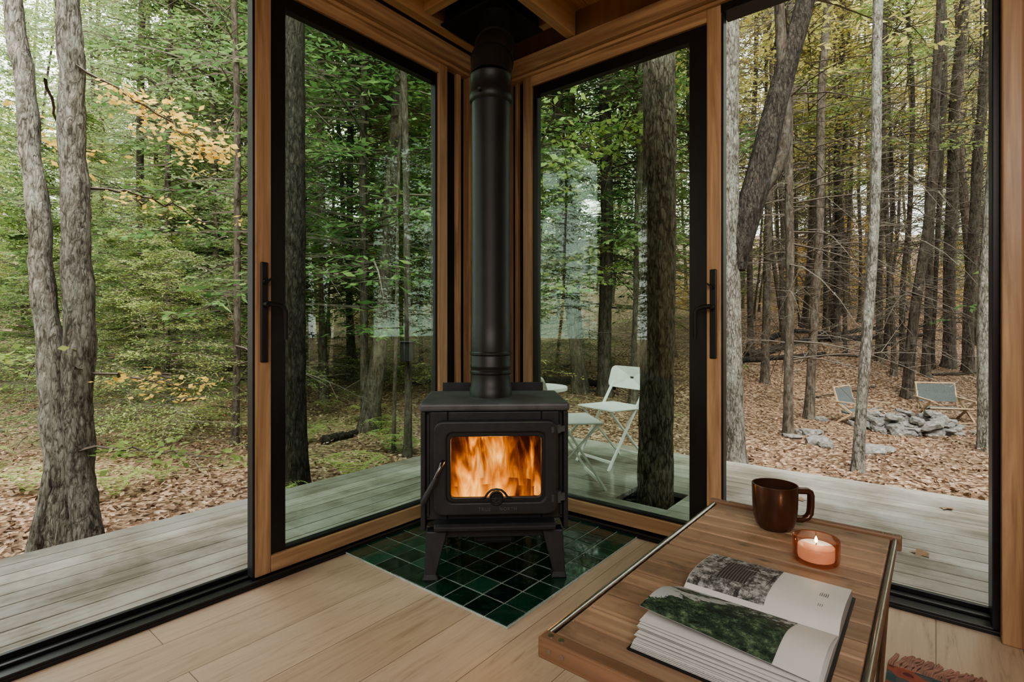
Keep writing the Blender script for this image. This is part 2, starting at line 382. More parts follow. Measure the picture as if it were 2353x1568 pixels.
def door(name,w,loc,rotz,hs,label):
    r=empty(name,loc,(0,0,rotz),kind='structure',label=label)
    zb,zt=.022,2.18; sw=.056
    lw,rw=(.06,.012) if hs=='L' else (.025,.075)
    fr=MB()
    fr.box(0,sw,-.025,.025,zb,zt).box(w-sw,w,-.025,.025,zb,zt)
    ob('stile',fr,M_frameZ,r,bevel=.003)
    fr=MB().box(sw,w-sw,-.025,.025,zb,zb+.06).box(sw,w-sw,-.025,.025,zt-.05,zt)
    ob('rail',fr,M_frameX,r,bevel=.003)
    g=MB()
    x0,x1,z0,z1=sw,w-sw,zb+.06,zt-.05
    gx0,gx1,gz0,gz1=x0+lw,x1-rw,z0+.01,z1-.05
    g.box(x0,gx0,-.012,.022,z0,z1).box(gx1,x1,-.012,.022,z0,z1).box(gx0,gx1,-.012,.022,z0,gz0).box(gx0,gx1,-.012,.022,gz1,z1)
    g.box(-.008,0,-.02,.02,zb,zt) if hs=='L' else g.box(w,w+.008,-.02,.02,zb,zt)
    ob('gasket',g,M_black,r,bevel=.002,label='black aluminium glazing frame')
    ob('glass',MB().box(gx0-.003,gx1+.003,-.003,.003,gz0-.003,gz1+.003),M_glass,r)
    hx=.028 if hs=='L' else w-.028; sg=1 if hs=='L' else -1
    h=MB().box(hx-.013,hx+.013,-.036,-.025,.78,1.135)
    hd=ob('handle',h,M_black,r,bevel=.004,label='black door handle plate')
    l=MB().tube([(hx,-.03,.985),(hx,-.065,.985)],.010,12)
    l.tube([(hx,-.062,.987),(hx+sg*.03,-.068,.985),(hx+sg*.052,-.070,.975),(hx+sg*.058,-.070,.955),(hx+sg*.058,-.070,.86)],[.009,.009,.009,.009,.007],12)
    l.tube([(hx,-.03,1.065),(hx,-.05,1.065)],.009,12); l.bar((hx-sg*.004,-.053,1.062),(hx+sg*.018,-.053,1.078),.006,.012,(0,1,0))
    ob('lever',l,M_black,hd,smooth=True)
    return r
door('door_1',.93,(.02,-1.31,0),pi/2,'L','cedar framed glass sliding door with black handle')
door('door_2',.99,(.25,-.02,0),0,'R','cedar framed glass sliding door with black handle')

# ---------------------------------------------------------------- deck
DZ=-.05
tx,ty=.653,.640
dl=MB(); dl.cur=0
x=-.058; bw=.098
while x>-1.03:
    yend=.05+(-x-.05)*1.66
    dl.box(x-bw,x,-5.5,-2.6,DZ-.03,DZ-.001); dl.box(x-bw,x,-2.594,yend-.003,DZ-.03,DZ); x-=bw+.006
dl.cur=1
y=.058
while y<1.66:
    xs=-.05-(y-.05)/1.66-.05
    if abs(y+bw/2-ty)<.16:
        dl.box(xs,tx-.15,y,y+bw,DZ-.03,DZ); dl.box(tx+.15,5.5,y,y+bw,DZ-.03,DZ)
    else: dl.box(xs,5.5,y,y+bw,DZ-.03,DZ)
    y+=bw+.006
dl.cur=2
for xx in (-.15,-.55,-1.0): dl.box(xx-.02,xx+.02,-5.4,.3-xx*1.5-.2,DZ-.2,DZ-.031)
for yy in (.1,1.0,1.66): dl.box(-.05-(yy-.05)/1.66,5.4,yy-.02,yy+.02,DZ-.2,DZ-.031)
ob('deck',dl,[M_deckY,M_deckX,M_barkbrown],bevel=.002,seg=1,kind='structure',label='weathered grey wooden plank deck around the cabin',category='deck')

# ---------------------------------------------------------------- terrain
def sstep(x,a,b):
    t=min(1,max(0,(x-a)/(b-a))); return t*t*(3-2*t)
def gz(x,y):
    a,d=inv(x,y)
    s=sstep(a/max(d,.6),.0,.6); dd=min(d,65)
    z=-.30+s*.175*max(0,min(dd,24)-7.2)+(1-s)*.075*max(0,dd-6.5)+(.18+.05*s)*max(0,dd-22)
    k=min(1,max(0,(d-4)/5))
    z+=k*(.11*sin(x*.9+1)*sin(y*.7)+.06*sin(x*2.1+y*1.3)+.035*sin(y*3.7-x*1.9))
    return z
gx=np.unique(np.concatenate([np.linspace(-75,-14,62),np.linspace(-14,12,105),np.linspace(12,60,40)]))
gy=np.unique(np.concatenate([np.linspace(-50,-14,14),np.linspace(-14,0,20),np.linspace(0,18,75),np.linspace(18,85,65)]))
gv=[(x,y,gz(x,y)) for y in gy for x in gx]; nxg=len(gx); gf=[(j*nxg+i,j*nxg+i+1,(j+1)*nxg+i+1,(j+1)*nxg+i) for j in range(len(gy)-1) for i in range(nxg-1)]
me=bpy.data.meshes.new('ground'); me.from_pydata(gv,[],gf); me.polygons.foreach_set('use_smooth',[True]*len(gf))
ob('ground',me,M_ground,label='forest floor covered in brown autumn leaves',category='ground',kind='structure')
rng=np.random.default_rng(3)
P=[]
while len(P)<36000:
    d=2.4+ (rng.random()**1.2)*12; t=rng.uniform(-1.1,1.1); x,y=S(t*d,d)
    if (x>-1.12 and y<1.72) : continue
    P.append((x,y,gz(x,y)+.008+rng.random()*.018))
P=np.array(P); an=rng.uniform(0,2*pi,len(P)); D=np.stack([np.cos(an),np.sin(an),rng.normal(0,.35,len(P))],1)
V=leafquads(P,D,rng,.040,.028,.5)
ob('fallen_leaves',quads('fallen_leaves',V),M_litter,kind='stuff',label='scattered dry brown leaves on the forest floor',category='leaves')

# ---------------------------------------------------------------- trees
def trunk_mesh(seed,H,r,lean=(0,0),wob=.06,seg=14,rings=40,flare=1.6,taper=.55,clip=0,nz=.06):
    rg=random.Random(seed); pts=[];rs=[]
    p1,p2=rg.uniform(0,6),rg.uniform(0,6)
    for i in range(rings):
        f=i/(rings-1); f2=f**1.15; z=-.25+f2*(H+.25)
        zz=max(0,z)/H
        wx=wob*(sin(z*.7+p1)-sin(p1)+.3*(sin(z*1.9+p2)-sin(p2)))+lean[0]*zz*1; wy=wob*(sin(z*.6+p2)-sin(p2))+lean[1]*zz
        rr=r*(1-taper*zz)*(1+(flare-1)*math.exp(-max(0,z)*5.5))
        pts.append((wx,wy,z)); rs.append(rr)
    b=MB().tube(pts,rs,seg,True,nz,rg); return b.mesh('trunk',True)
def crown(seed,z0,z1,R0,R1,nb,tw,lp,leaf,lw,droop=.25,up=.12,zj=.12,jit=.5,upj=.05,tf=1.0):
    rg=np.random.default_rng(seed)
    zb=rg.uniform(0,1,nb)**.9*(z1-z0)+z0; az=rg.uniform(0,2*pi,nb); fr=(zb-z0)/(z1-z0)
    L=(R0+(R1-R0)*fr)*rg.uniform(.45,1.15,nb); upv=(up+rg.normal(0,upj,nb))[:,None]; dr=(droop*rg.uniform(.3,1.6,nb))[:,None]
    def pos(s):
        r=s*L[:,None]; z=zb[:,None]+upv*r-dr*(s**2)*L[:,None]
        return r*np.cos(az)[:,None],r*np.sin(az)[:,None],z
    s=np.tile(np.linspace(.12,1,tw),(nb,1))+rg.uniform(-.03,.03,(nb,tw)); X,Y,Z=pos(s)
    sg=np.where(np.arange(tw)%2==0,1,-1)[None,:]
    ta=az[:,None]+sg*rg.uniform(.6,1.15,(nb,tw)); tl=(.34*(1.12-s)*L[:,None]+.12)
    u=(np.arange(lp)+.5)[None,None,:]/lp+rg.uniform(-.04,.04,(nb,tw,lp))
    tdz=rg.uniform(-.28,.05,(nb,tw))+rg.normal(0,upj*1.5,(nb,tw))
    PX=X[:,:,None]+np.cos(ta)[:,:,None]*tl[:,:,None]*u; PY=Y[:,:,None]+np.sin(ta)[:,:,None]*tl[:,:,None]*u; PZ=Z[:,:,None]+tdz[:,:,None]*tl[:,:,None]*u
    sl=np.where(np.arange(lp)%2==0,1,-1)[None,None,:]
    la=ta[:,:,None]+sl*rg.uniform(.3,1.0,(nb,tw,lp)); 
    P=np.stack([PX,PY,PZ],-1).reshape(-1,3)+rg.normal(0,.012,(nb*tw*lp,3)); D=np.stack([np.cos(la),np.sin(la),rg.normal(-.15,zj*2,la.shape)],-1).reshape(-1,3)
    lm=quads('foliage',leafquads(P,D,rg,leaf,lw,jit))
    ss=np.tile(np.linspace(0,1,5),(nb,1)); bx,by,bz=pos(ss); B=np.stack([bx,by,bz],-1)
    P0=B[:,:-1].reshape(-1,3);P1=B[:,1:].reshape(-1,3); r=np.tile(np.array([1,.75,.5,.3,.12]),(nb,1))*(.004+.006*L)[:,None]*tf
    T0=np.stack([X,Y,Z],-1).reshape(-1,3); T1=T0+np.stack([np.cos(ta)*tl,np.sin(ta)*tl,tdz*tl],-1).reshape(-1,3)
    n2=len(T0)
    bm_=prisms('branches',np.concatenate([P0,T0]),np.concatenate([P1,T1]),np.concatenate([r[:,:-1].reshape(-1),np.full(n2,.003)]),np.concatenate([r[:,1:].reshape(-1),np.full(n2,.001)]))
    return lm,bm_
def setm(me,m):
    me.materials.clear(); me.materials.append(m); return me
TR=[trunk_mesh(20+i,15,.050+.013*(i%4),(random.uniform(-1.0,1.0),random.uniform(-.6,.6)),.06,10,36) for i in range(8)]
HEM=[crown(100+i,1.2,14,2.4,.45,160,16,9,.098,.036,.3) for i in range(3)]
HIGH=[crown(130+i,4.2,14,2.1,.5,90,14,7,.095,.038) for i in range(2)]
DEC=[crown(160+i,1.5,13,2.5,1.3,112,12,8,.090,.062,-.1,.25,.25,.9) for i in range(2)]
SAP=[crown(190+i,.2,3.4,1.2,.15,60,16,10,.038,.016,.35,.15) for i in range(3)]
SAPD=[crown(210+i,.15,2.4,1.0,.4,30,11,8,.046,.029,-.1,.3,.2,.8) for i in range(2)]
BARE=[crown(230+i,.7,10,1.5,.9,115,9,1,.02,.008,.35,.0,upj=.25,tf=.9) for i in range(3)]
for lm,bm_ in HEM+HIGH+DEC+SAP+SAPD+BARE: setm(bm_,M_twig)
def variants(L,m): 
    o=[]
    for lm,bm_ in L:
        c=lm.copy(); setm(c,m); o.append((c,bm_))
    return o
HEMn=variants(HEM,M_hem); HEMf=variants(HEM,M_hemhaze); HIGHn=variants(HIGH,M_hem); HIGHl=variants(HIGH,M_lime); HIGHs=variants(HIGH,M_straw); HIGHf=variants(HIGH,M_limehaze); DECn=variants(DEC,M_lime); DECf=variants(DEC,M_limehaze); DECy=variants(DEC,M_yel)
SAPn=variants(SAP,M_hem); SAPl=variants(SAP,M_lime); SAPDl=variants(SAPD,M_lime); SAPDy=variants(SAPD,M_yel)
def mesh_obj(name,me,parent,**p):
    o=bpy.data.objects.new(name,me); COL.objects.link(o); o.parent=parent
    for k,v in p.items(): o[k]=v
    return o
def tree(x,y,trunk,bark,fol=(),bare=(),scale=1,rot=None,label='slender forest tree with rough brown bark',name='tree',group='forest trees',cat='tree'):
    r=empty(name,(x,y,gz(x,y)-.02),(0,0,random.uniform(0,6.28) if rot is None else rot),label=label,category=cat,group=group)
    r.scale=(scale,)*3
    if trunk is not None:
        if len(trunk.materials)==0: trunk.materials.append(bark)
        t=mesh_obj('trunk',trunk,r); t.material_slots[0].link='OBJECT'; t.material_slots[0].material=bark
    for (lm,bm_) in fol:
        mesh_obj('foliage',lm,r,kind='stuff'); mesh_obj('branches',bm_,r,kind='stuff')
    for (lm,bm_) in bare: mesh_obj('branches',bm_,r,kind='stuff')
    return r
def sp(t,d,lean,r,H=12,bark=None,fol=(),bare=(),label='tall straight forest tree with rough bark',seed=0,flare=1.5,wob=.04):
    x,y=S(t*d,d); hv=.9+755/1203*d; L=lean*d*H/hv
    me=trunk_mesh(seed+int(t*1000),H,r,(L*cos(TH),L*sin(TH)),wob,26,120,flare,.35,nz=.05)
    return tree(x,y,me,bark or M_barkbrown,fol,bare,1,0,label)
sp(.273,3.0,.012,.098,12,M_barkdeck,[],label='straight tree growing up through a hole in the deck',flare=1.2,wob=.02)
# forked tree beside the deck: straight pale stem and a dark leaning limb
fk=sp(.425,4.6,.0,.080,12,M_barkgrey,[HIGHs[1]],label='forked grey tree with a dark leaning limb beside deck',wob=.02)
k_=4.6/1203
def fp(u,v): return Vector(((u-1688)*k_*cos(TH),(u-1688)*k_*sin(TH),.9+(755-v)*k_-fk.location.z))
lp_=[(1690,620,20),(1698,560,26),(1712,500,30),(1735,430,29),(1752,360,27),(1768,290,25),(1790,210,24),(1815,120,22),(1838,40,21),(1862,-60,20),(1900,-250,18),(1950,-600,14)]
ob('limb',MB().tube([fp(u,v)+Vector((0,.03,0)) for u,v,_ in lp_],[r_*k_ for _,_,r_ in lp_],18,True,.06,random.Random(8)),M_barkdark,fk,smooth=True,label='dark leaning limb')
lp_=[(1728,450,14),(1750,415,18),(1775,385,17),(1790,330,16),(1792,240,14),(1786,130,12),(1780,20,11),(1776,-120,9),(1770,-400,6)]
ob('limb',MB().tube([fp(u,v)+Vector((.03,.05,0)) for u,v,_ in lp_],[r_*k_ for _,_,r_ in lp_],14,True,.06,random.Random(9)),M_barkbrown,fk,smooth=True)
sp(.528,5.7,-.02,.045,11,M_barkbrown,[],[BARE[1]])
sp(.66,4.35,.035,.040,11,M_barkgrey,[],[],label='slim pale grey tree beside the deck',wob=.03)
sp(.567,7.,.045,.055,12,M_barkbrown,[],[BARE[2]])
sp(.755,8.,.055,.068,13,M_barkbrown,[],[BARE[0]],wob=.06)
sp(.834,10.,.035,.10,14,M_barkbrown,[],[BARE[1]])
sp(.905,5.2,.01,.055,12,M_barkgrey,[],[])
sp(.483,9.,.02,.065,13,M_barkbrown,[HIGHs[1]],[BARE[2]])
sp(.79,9.2,.02,.060,13,M_barkbrown,[],[BARE[0]],wob=.07)
sp(.872,9.5,.035,.085,13,M_barkbrown,[],[BARE[2]])
sp(.70,10.,.015,.060,13,M_barkbrown,[HIGHs[0]],[BARE[1]])
sp(.62,12.,.02,.075,14,M_barkbrown,[HIGHl[0]],[BARE[0]])
sp(-.413,3.75,-.01,.082,12,M_barkdark,[],label='dark barked tree beside the deck',wob=.02)
sp(-.28,6.5,.0,.05,12,M_barkbrown,[HEMn[0]],[])
sp(-.2,4.9,.0,.034,10,M_barkbrown,[],[],label='slim tree carrying a small black box')
sp(-.226,5.1,.01,.018,7,M_barkbrown,[],[])
sp(-.359,8,.0,.06,12,M_barkbrown,[HEMn[1]])
sp(-.31,9.5,.01,.06,12,M_barkbrown,[HEMf[2]])
sp(.177,8,.0,.10,13,M_barkbrown,[HEMn[2]])
sp(.231,7.5,.0,.06,12,M_barkbrown,[HIGHn[1]],[BARE[1]])
sp(.12,9.5,.0,.06,12,M_barkbrown,[HEMf[0]])
sp(-.79,14,.0,.07,11,M_barkbrown,[HEMf[0]])
sp(-.704,10,.0,.07,11,M_barkbrown,[HEMf[2]])
sp(-.608,12,.0,.06,11,M_barkbrown,[HEMf[1]])
sp(-.53,5.4,.0,.035,10,M_barkbrown,[],[BARE[1]])
sp(-.66,8.2,.0,.045,10,M_barkbrown,[HEMf[1]])
sp(-.57,8.8,.0,.045,10,M_barkbrown,[HEMn[0]])
# twin grey tree by deck
x,y=S(-.853*2.62,2.62)
tw=empty('tree',(x,y,gz(x,y)),(0,0,TH),label='twin trunked grey tree with lichen beside the deck',category='tree',group='forest trees')
rg=random.Random(5)
b=MB()
def path(us,d=2.62):
    o=[]
    for u,v,r in us: o.append(((u-150)/1203*d,0,.9+(755-v)/1203*d-gz(x,y)))
    return o
def dens(us,k=6):
    o=[];ph=rg.uniform(0,6)
    for i in range(len(us)-1):
        for q in range(k):
            f=q/k; a_=us[i];b_=us[i+1]; v=a_[1]+(b_[1]-a_[1])*f
            o.append((a_[0]+(b_[0]-a_[0])*f+3*sin(v*.021+ph)+1.5*sin(v*.05),v,a_[2]+(b_[2]-a_[2])*f+2.5*sin(v*.035+ph)))
    o.append(us[-1]); return o
pa=dens([(158,1400,95),(148,1250,74),(138,1150,64),(134,1050,58),(126,950,54),(112,800,49),(95,600,44),(80,420,41),(62,250,39),(42,100,38),(25,-50,36),(0,-300,34),(-30,-700,32),(-60,-1300,26)])
pb=dens([(172,1400,120),(170,1280,92),(166,1180,74),(160,1080,66),(162,950,62),(166,850,62),(165,650,58),(155,450,54),(150,250,51),(146,100,49),(140,-50,47),(135,-300,44),(125,-700,42),(120,-1300,30)])
b.tube([Vector(p) for p in path(pa)],[r*2.62/2406*1.0 for _,_,r in pa],28,True,.06,rg)
b2=MB().tube([Vector(p)+Vector((0,.04,0)) for p in path(pb)],[r*2.62/2406 for _,_,r in pb],28,True,.06,rg)
rt=MB().tube([(.03,.0,.75),(.07,0,.45),(.12,-.01,.2),(.19,-.03,.03),(.27,-.05,-.06)],[.04,.055,.06,.05,.03],16,True,.08,rg)
rt.tube([(-.02,-.02,.6),(-.06,-.03,.3),(-.09,-.05,.1),(-.15,-.08,-.06)],[.04,.05,.05,.03],16,True,.08,rg)
ob('trunk',b,M_barkgrey,tw,smooth=True); ob('trunk',b2,M_barkgrey,tw,smooth=True); ob('root',rt,M_barkgrey,tw,smooth=True)
def bough(p0,p1,sag,n,leafm,spread,seed,lsize,lw,ustart=.3):
    rg=np.random.default_rng(seed); p0=np.array(p0);p1=np.array(p1); s=np.linspace(0,1,12)[:,None]
    ax=p0+(p1-p0)*s; ax[:,2]-=sag*(s[:,0]**2); ax+=rg.normal(0,.012,ax.shape)
    k=n; u=rg.uniform(ustart,1,k); A=p0+(p1-p0)*u[:,None]; A[:,2]-=sag*u**2
    off=rg.normal(0,1,(k,3))*np.array([spread,spread,spread*.35])*(.5+.6*u[:,None]); 
    C=A+off
    m=7; CC=np.repeat(C,m,0)+rg.normal(0,.045,(k*m,3))*np.array([1,1,.35]); D=rg.normal(0,1,(k*m,3))*np.array([1,1,.3])
    lm=quads('foliage',leafquads(CC,D,rg,lsize,lw,.6)); setm(lm,leafm)
    P0=np.concatenate([ax[:-1],A]);P1=np.concatenate([ax[1:],C]); r0=np.concatenate([np.linspace(.009,.004,11),np.full(k,.002)]);r1=np.concatenate([np.linspace(.008,.003,11),np.full(k,.001)])
    bm_=prisms('branches',P0,P1,r0,r1); setm(bm_,M_twig); return lm,bm_
for (q0,q1,sag,nn,mt,spd,sd,ls,lw_) in (((.04,0,2.52),(.66,.25,2.22),.10,54,M_yel,.11,1,.040,.030),((-.1,0,2.45),(-.4,.5,2.2),.1,12,M_yel,.14,2,.040,.028),
      ((.05,0,1.0),(.45,.3,.90),.05,18,M_yel,.12,3,.038,.024),((-.05,0,1.1),(-.5,.3,1.0),.1,22,M_lime,.16,4,.042,.028),((.05,-.02,.60),(.5,.25,.55),.05,22,M_lime,.14,8,.042,.026),((.05,.1,1.95),(.4,.6,1.9),.05,8,M_yel,.12,9,.036,.026)):
    lm,bm_=bough(q0,q1,sag,nn,mt,spd,sd,ls,lw_); mesh_obj('foliage',lm,tw,kind='stuff'); mesh_obj('branches',bm_,tw,kind='stuff')

# forest fill
rr=random.Random(11); placed=[]
def ok(x,y,a,d,md):
    if x>-2.6 and x<6.5 and y<3.3 and y>-7: return False
    t=a/d
    if .5<t<.95 and d<9.0: return False
    if -1.2<t<-.5 and d<8.0: return False
    if d<5.5: return False
    for (px,py) in placed:
        if (px-x)**2+(py-y)**2<md*md: return False
    return True
def pick(t,d):
    far=d>15
    if t<.15:
        q=rr.random()
        if t<-.4:
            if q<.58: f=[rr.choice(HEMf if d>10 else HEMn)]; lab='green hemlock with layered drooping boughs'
            elif q<.95: f=[rr.choice(DECf if far else DECn)]; lab='light green broadleaf tree'
            else: f=[rr.choice(DECy)]; lab='tree with yellow autumn leaves'
        else:
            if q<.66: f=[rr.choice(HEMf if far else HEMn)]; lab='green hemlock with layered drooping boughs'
            elif q<.92: f=[rr.choice(DECf if far else DECn)]; lab='light green broadleaf tree'
            elif q<.95: f=[rr.choice(DECy)]; lab='tree with yellow autumn leaves'
            else: f=[rr.choice(HIGHn)]; lab='slender tree with a high green crown'
        return f,[],lab
    q=rr.random(); bb=[rr.choice(BARE)] if (not far or rr.random()<.6) else []
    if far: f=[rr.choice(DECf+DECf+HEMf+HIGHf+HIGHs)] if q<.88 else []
    else: f=[rr.choice(HIGHs+HIGHs+HIGHl)] if q<.55 else []
    return f,bb,'slender forest tree with bare lower branches'
for band,(d0,d1,nn) in enumerate(((6,11,9),(11,17,38),(17,26,62),(26,42,72))):
    k=0;tries=0
    while k<nn and tries<4000:
        tries+=1
        d=rr.uniform(d0,d1); t=rr.uniform(-1.1,1.1); x,y=S(t*d,d)
        if not ok(x,y,t*d,d,1.0): continue
        placed.append((x,y)); k+=1
        s=rr.uniform(.8,1.2) if t>-.4 else rr.uniform(.6,.95)
        f,bb,lab=pick(t,d)
        tree(x,y,rr.choice(TR),M_barkhaze if d>19 else M_barkbrown,f,bb,s,label=lab)
k=0;tries=0
while k<48 and tries<4000:
    tries+=1
    d=rr.uniform(9.5,26); t=rr.uniform(.38,1.05); x,y=S(t*d,d)
    if not ok(x,y,t*d,d,.5): continue
    placed.append((x,y)); k+=1
    tree(x,y,rr.choice(TR),M_barkhaze if d>19 else M_barkbrown,[],[rr.choice(BARE)] if k%2 else [],rr.uniform(.4,.95),label='slim bare trunk on the leaf covered slope')
# surrounding woods reflected by the glazing
k=0
while k<72:
    if k<10: an=-rr.uniform(109,128); R=rr.uniform(7.5,12)
    elif k<28: an=rr.uniform(76,108); R=rr.uniform(7.2,14)
    else: an=rr.uniform(50,150)*(1 if k%2 else -1); R=rr.uniform(7,20)
    low=-107<an<-98
    if low: R=rr.uniform(13,20)
    a=R*sin(radians(an)); d=R*cos(radians(an)); x,y=S(a,d)
    if -3<x<7.5 and -8<y<3.4: continue
    if any((px-x)**2+(py-y)**2<.5 for px,py in placed): continue
    placed.append((x,y)); k+=1
    tree(x,y,rr.choice(TR),M_barkbrown,[rr.choice(HEMn+DECn)],[],rr.uniform(.25,.42) if low else rr.uniform(.8,1.1),label='green tree with full leafy crown')
# understory saplings
k=0;tries=0
while k<56 and tries<4000:
    tries+=1
    d=rr.uniform(4.2,15); t=rr.uniform(-1.1,.15); x,y=S(t*d,d)
    if (x>-2.6 and y<3.) or (-.5<t and d<7.0): continue
    if t>-.45 and rr.random()<.35: continue
    k+=1
    q=rr.random(); f=rr.choice(SAPn) if q<.40 else (rr.choice(SAPl) if q<.76 or d<7.5 else (rr.choice(SAPDl) if q<.95 else rr.choice(SAPDy)))
    tree(x,y,None,None,[f],[],rr.uniform(.35,.8) if d<7 else rr.uniform(.6,1.3),label='leafy green understory sapling',name='sapling',group='understory saplings',cat='sapling')
for k in range(16):
    d=rr.uniform(15,24); t=rr.uniform(.3,1.0); x,y=S(t*d,d)
    tree(x,y,None,None,[rr.choice(SAPl+SAPDl+SAPDy)],[],rr.uniform(.8,1.5),label='leafy green understory sapling',name='sapling',group='understory saplings',cat='sapling')
# ferns
rgf=np.random.default_rng(77)
P=[];D=[]
for fr_ in range(11):
    a0=fr_/11*2*pi+rgf.uniform(-.2,.2); L=rgf.uniform(.3,.42)
    for i in range(16):
        s=(i+1)/16; r=L*s; z=.28*sin(s*2.3)*1.0
        for sd in (-1,1):
            for q in range(3):
                wv=.09*sin(pi*min(1,s*.95+.05))*(q/3)
                P.append((r*cos(a0)-sd*wv*sin(a0),r*sin(a0)+sd*wv*cos(a0),z)); D.append((-sd*sin(a0)+.4*cos(a0),sd*cos(a0)+.4*sin(a0),0))
fern=setm(quads('fern',leafquads(np.array(P),np.array(D),rgf,.045,.016,.15)),M_lime)
k=0
while k<60:
    d=rr.uniform(3.4,10); t=rr.uniform(-1.1,.12); x,y=S(t*d,d)
    if (x>-1.5 and y<2.1): continue
    k+=1; o=ob('fern',fern,None,loc=(x,y,gz(x,y)),rot=(0,0,rr.uniform(0,6)),label='green fern on the forest floor',category='fern',group='ferns'); o.scale=(rr.uniform(.35,.8),)*3
# logs
def log(t0,d0,t1,d1,r,label='fallen dark log on the leaf litter'):
    x0,y0=S(t0*d0,d0);x1,y1=S(t1*d1,d1); c=((x0+x1)/2,(y0+y1)/2); z0=gz(x0,y0)+r*.7; z1=gz(x1,y1)+r*.7; pts=[]; rg=random.Random(int(t0*999))
    rs=[]
    for i in range(14):
        f=i/13; xx=x0+(x1-x0)*f; yy=y0+(y1-y0)*f
        pts.append((xx-c[0]+rg.uniform(-.03,.03),yy-c[1]+rg.uniform(-.03,.03),max(gz(xx,yy)+r*.6,z0+(z1-z0)*f)+rg.uniform(-.01,.01))); rs.append(r*(1-.4*f))
    ob('fallen_log',MB().tube(pts,rs,10,True,.1,rg),M_barkdark if r>.04 else M_barkbrown,loc=(c[0],c[1],0),smooth=True,label=label,category='log',group='fallen logs')
log(-.36,5.4,-.30,6.0,.05); log(-.20,9,-.1,9.5,.05); log(.06,9,.2,8.4,.08); log(.45,11,.78,13,.09); log(.42,10,.6,10.5,.06); log(.48,12.5,.8,14.5,.07); log(-.45,6.2,-.5,5.2,.045)
for k in range(20):
    t=rr.uniform(-1,.95); d=rr.uniform(5.5,13); 
    if .5<t and d<8: d=rr.uniform(8.5,13)
    log(t,d,t+rr.uniform(-.15,.15),d+rr.uniform(-.8,.8),rr.uniform(.012,.03),'thin fallen branch lying on the leaves')

# ---------------------------------------------------------------- fire pit, stones, camp chairs
def stone_mesh(seed,flat=.35):
    rg=random.Random(seed); bm=bmesh.new(); bmesh.ops.create_icosphere(bm,subdivisions=2,radius=.5)
    sx,sy=rg.uniform(.8,1.2),rg.uniform(.6,1)
    for v in bm.verts:
        n=1+.22*sin(v.co.x*5+seed)*sin(v.co.y*6+seed*2)+rg.uniform(-.12,.12)
        v.co=Vector((v.co.x*sx*n,v.co.y*sy*n,max(-.3,min(.3,v.co.z*1.3))*flat*1.5*n))
    me=bpy.data.meshes.new('stone'); bm.to_mesh(me); bm.free(); me.materials.append(M_stone); return me
ST=[stone_mesh(i,.32+.13*(i%3)) for i in range(7)]
fa,fd=.752*6.5,6.5
fx,fy=S(fa,fd); fz=gz(fx,fy)
for lay in range(4):
    nn=18-lay*3
    for i in range(nn):
        an=2*pi*i/nn+lay*.3+rr.uniform(-.12,.12); R=.46-.03*lay+rr.uniform(-.06,.06)
        xx=fx+R*cos(an)+rr.uniform(-.03,.03); yy=fy+R*sin(an)+rr.uniform(-.03,.03)
        o=ob('stone',rr.choice(ST),None,loc=(xx,yy,fz+.03+lay*.048),rot=(rr.uniform(-.28,.28),rr.uniform(-.28,.28),rr.uniform(0,6)),label='flat grey stone stacked in the fire pit ring',category='stone',group='fire pit stones')
        q=rr.uniform(.13,.26); o.scale=(q*1.1,q*.8,q*.65)
for (t,d,q) in ((.585,5.35,.26),(.57,5.75,.16),(.55,5.8,.14),(.69,5.0,.2),(.72,5.05,.14),(.535,5.6,.14),(.59,6.9,.18),(.60,5.2,.12),(.66,7.2,.2),(.76,7.2,.16),(.85,6.4,.14),(.90,6.0,.15)):
    xx,yy=S(t*d,d); o=ob('stone',rr.choice(ST),None,loc=(xx,yy,gz(xx,yy)+.02),rot=(0,0,rr.uniform(0,6)),label='grey stone half sunk in fallen leaves',category='stone',group='scattered stones'); o.scale=(q*1.2,q,q*.8)
def camp_chair(loc,rotz,first=None):
    r=empty('camp_chair',loc,(0,0,rotz),label='low folding camp chair with grey canvas and wood frame',category='chair',group='camp chairs')
    r.scale=(.95,)*3
    f=MB(); W=.25
    for s in (-1,1):
        x=s*W
        f.bar((x,-.22,0),(x,.16,.29),.024,.026); f.bar((x,.22,0),(x,-.20,.28),.024,.026)
        f.bar((s*.23,.14,.14),(s*.23,.235,.50),.022,.022); f.bar((x,-.26,.295),(x,.22,.31),.04,.016)
    f.bar((-W,-.22,.012),(W,-.22,.012),.02,.02); f.bar((-W,.22,.012),(W,.22,.012),.02,.02); f.bar((-.245,.235,.50),(.245,.235,.50),.018,.018)
    f.bar((-W,-.19,.20),(W,-.19,.20),.02,.02)
    ob('frame',f,M_ash,r,bevel=.003)
    pr=[(-.19,.21),(-.05,.17),(.08,.155),(.14,.18)]
    s2=MB()
    vs=[(sx*.23,y_,z_) for (y_,z_) in pr for sx in (-1,1)]; vs+=[(a,b_,c-.008) for a,b_,c in vs]
    s2.add(vs,[(0,1,3,2),(2,3,5,4),(4,5,7,6),(8,10,11,9),(10,12,13,11),(12,14,15,13)])
    ob('seat',s2,M_grey,r)
    s3=MB(); vs=[]
    for (y_,z_) in ((.165,.25),(.20,.36),(.228,.485)):
        for sx in (-1,1): vs.append((sx*.225,y_-.012,z_))
    vs+=[(a,b_+.01,c) for a,b_,c in vs]
    s3.add(vs,[(0,1,3,2),(2,3,5,4),(6,8,9,7),(8,10,11,9)]); ob('backrest',s3,M_grey,r); return r
x,y=S(.664*6.9,6.9); camp_chair((x,y,gz(x,y)),TH+radians(34))
x,y=S(.825*6.75,6.75); camp_chair((x,y,gz(x,y)),TH+radians(-14))

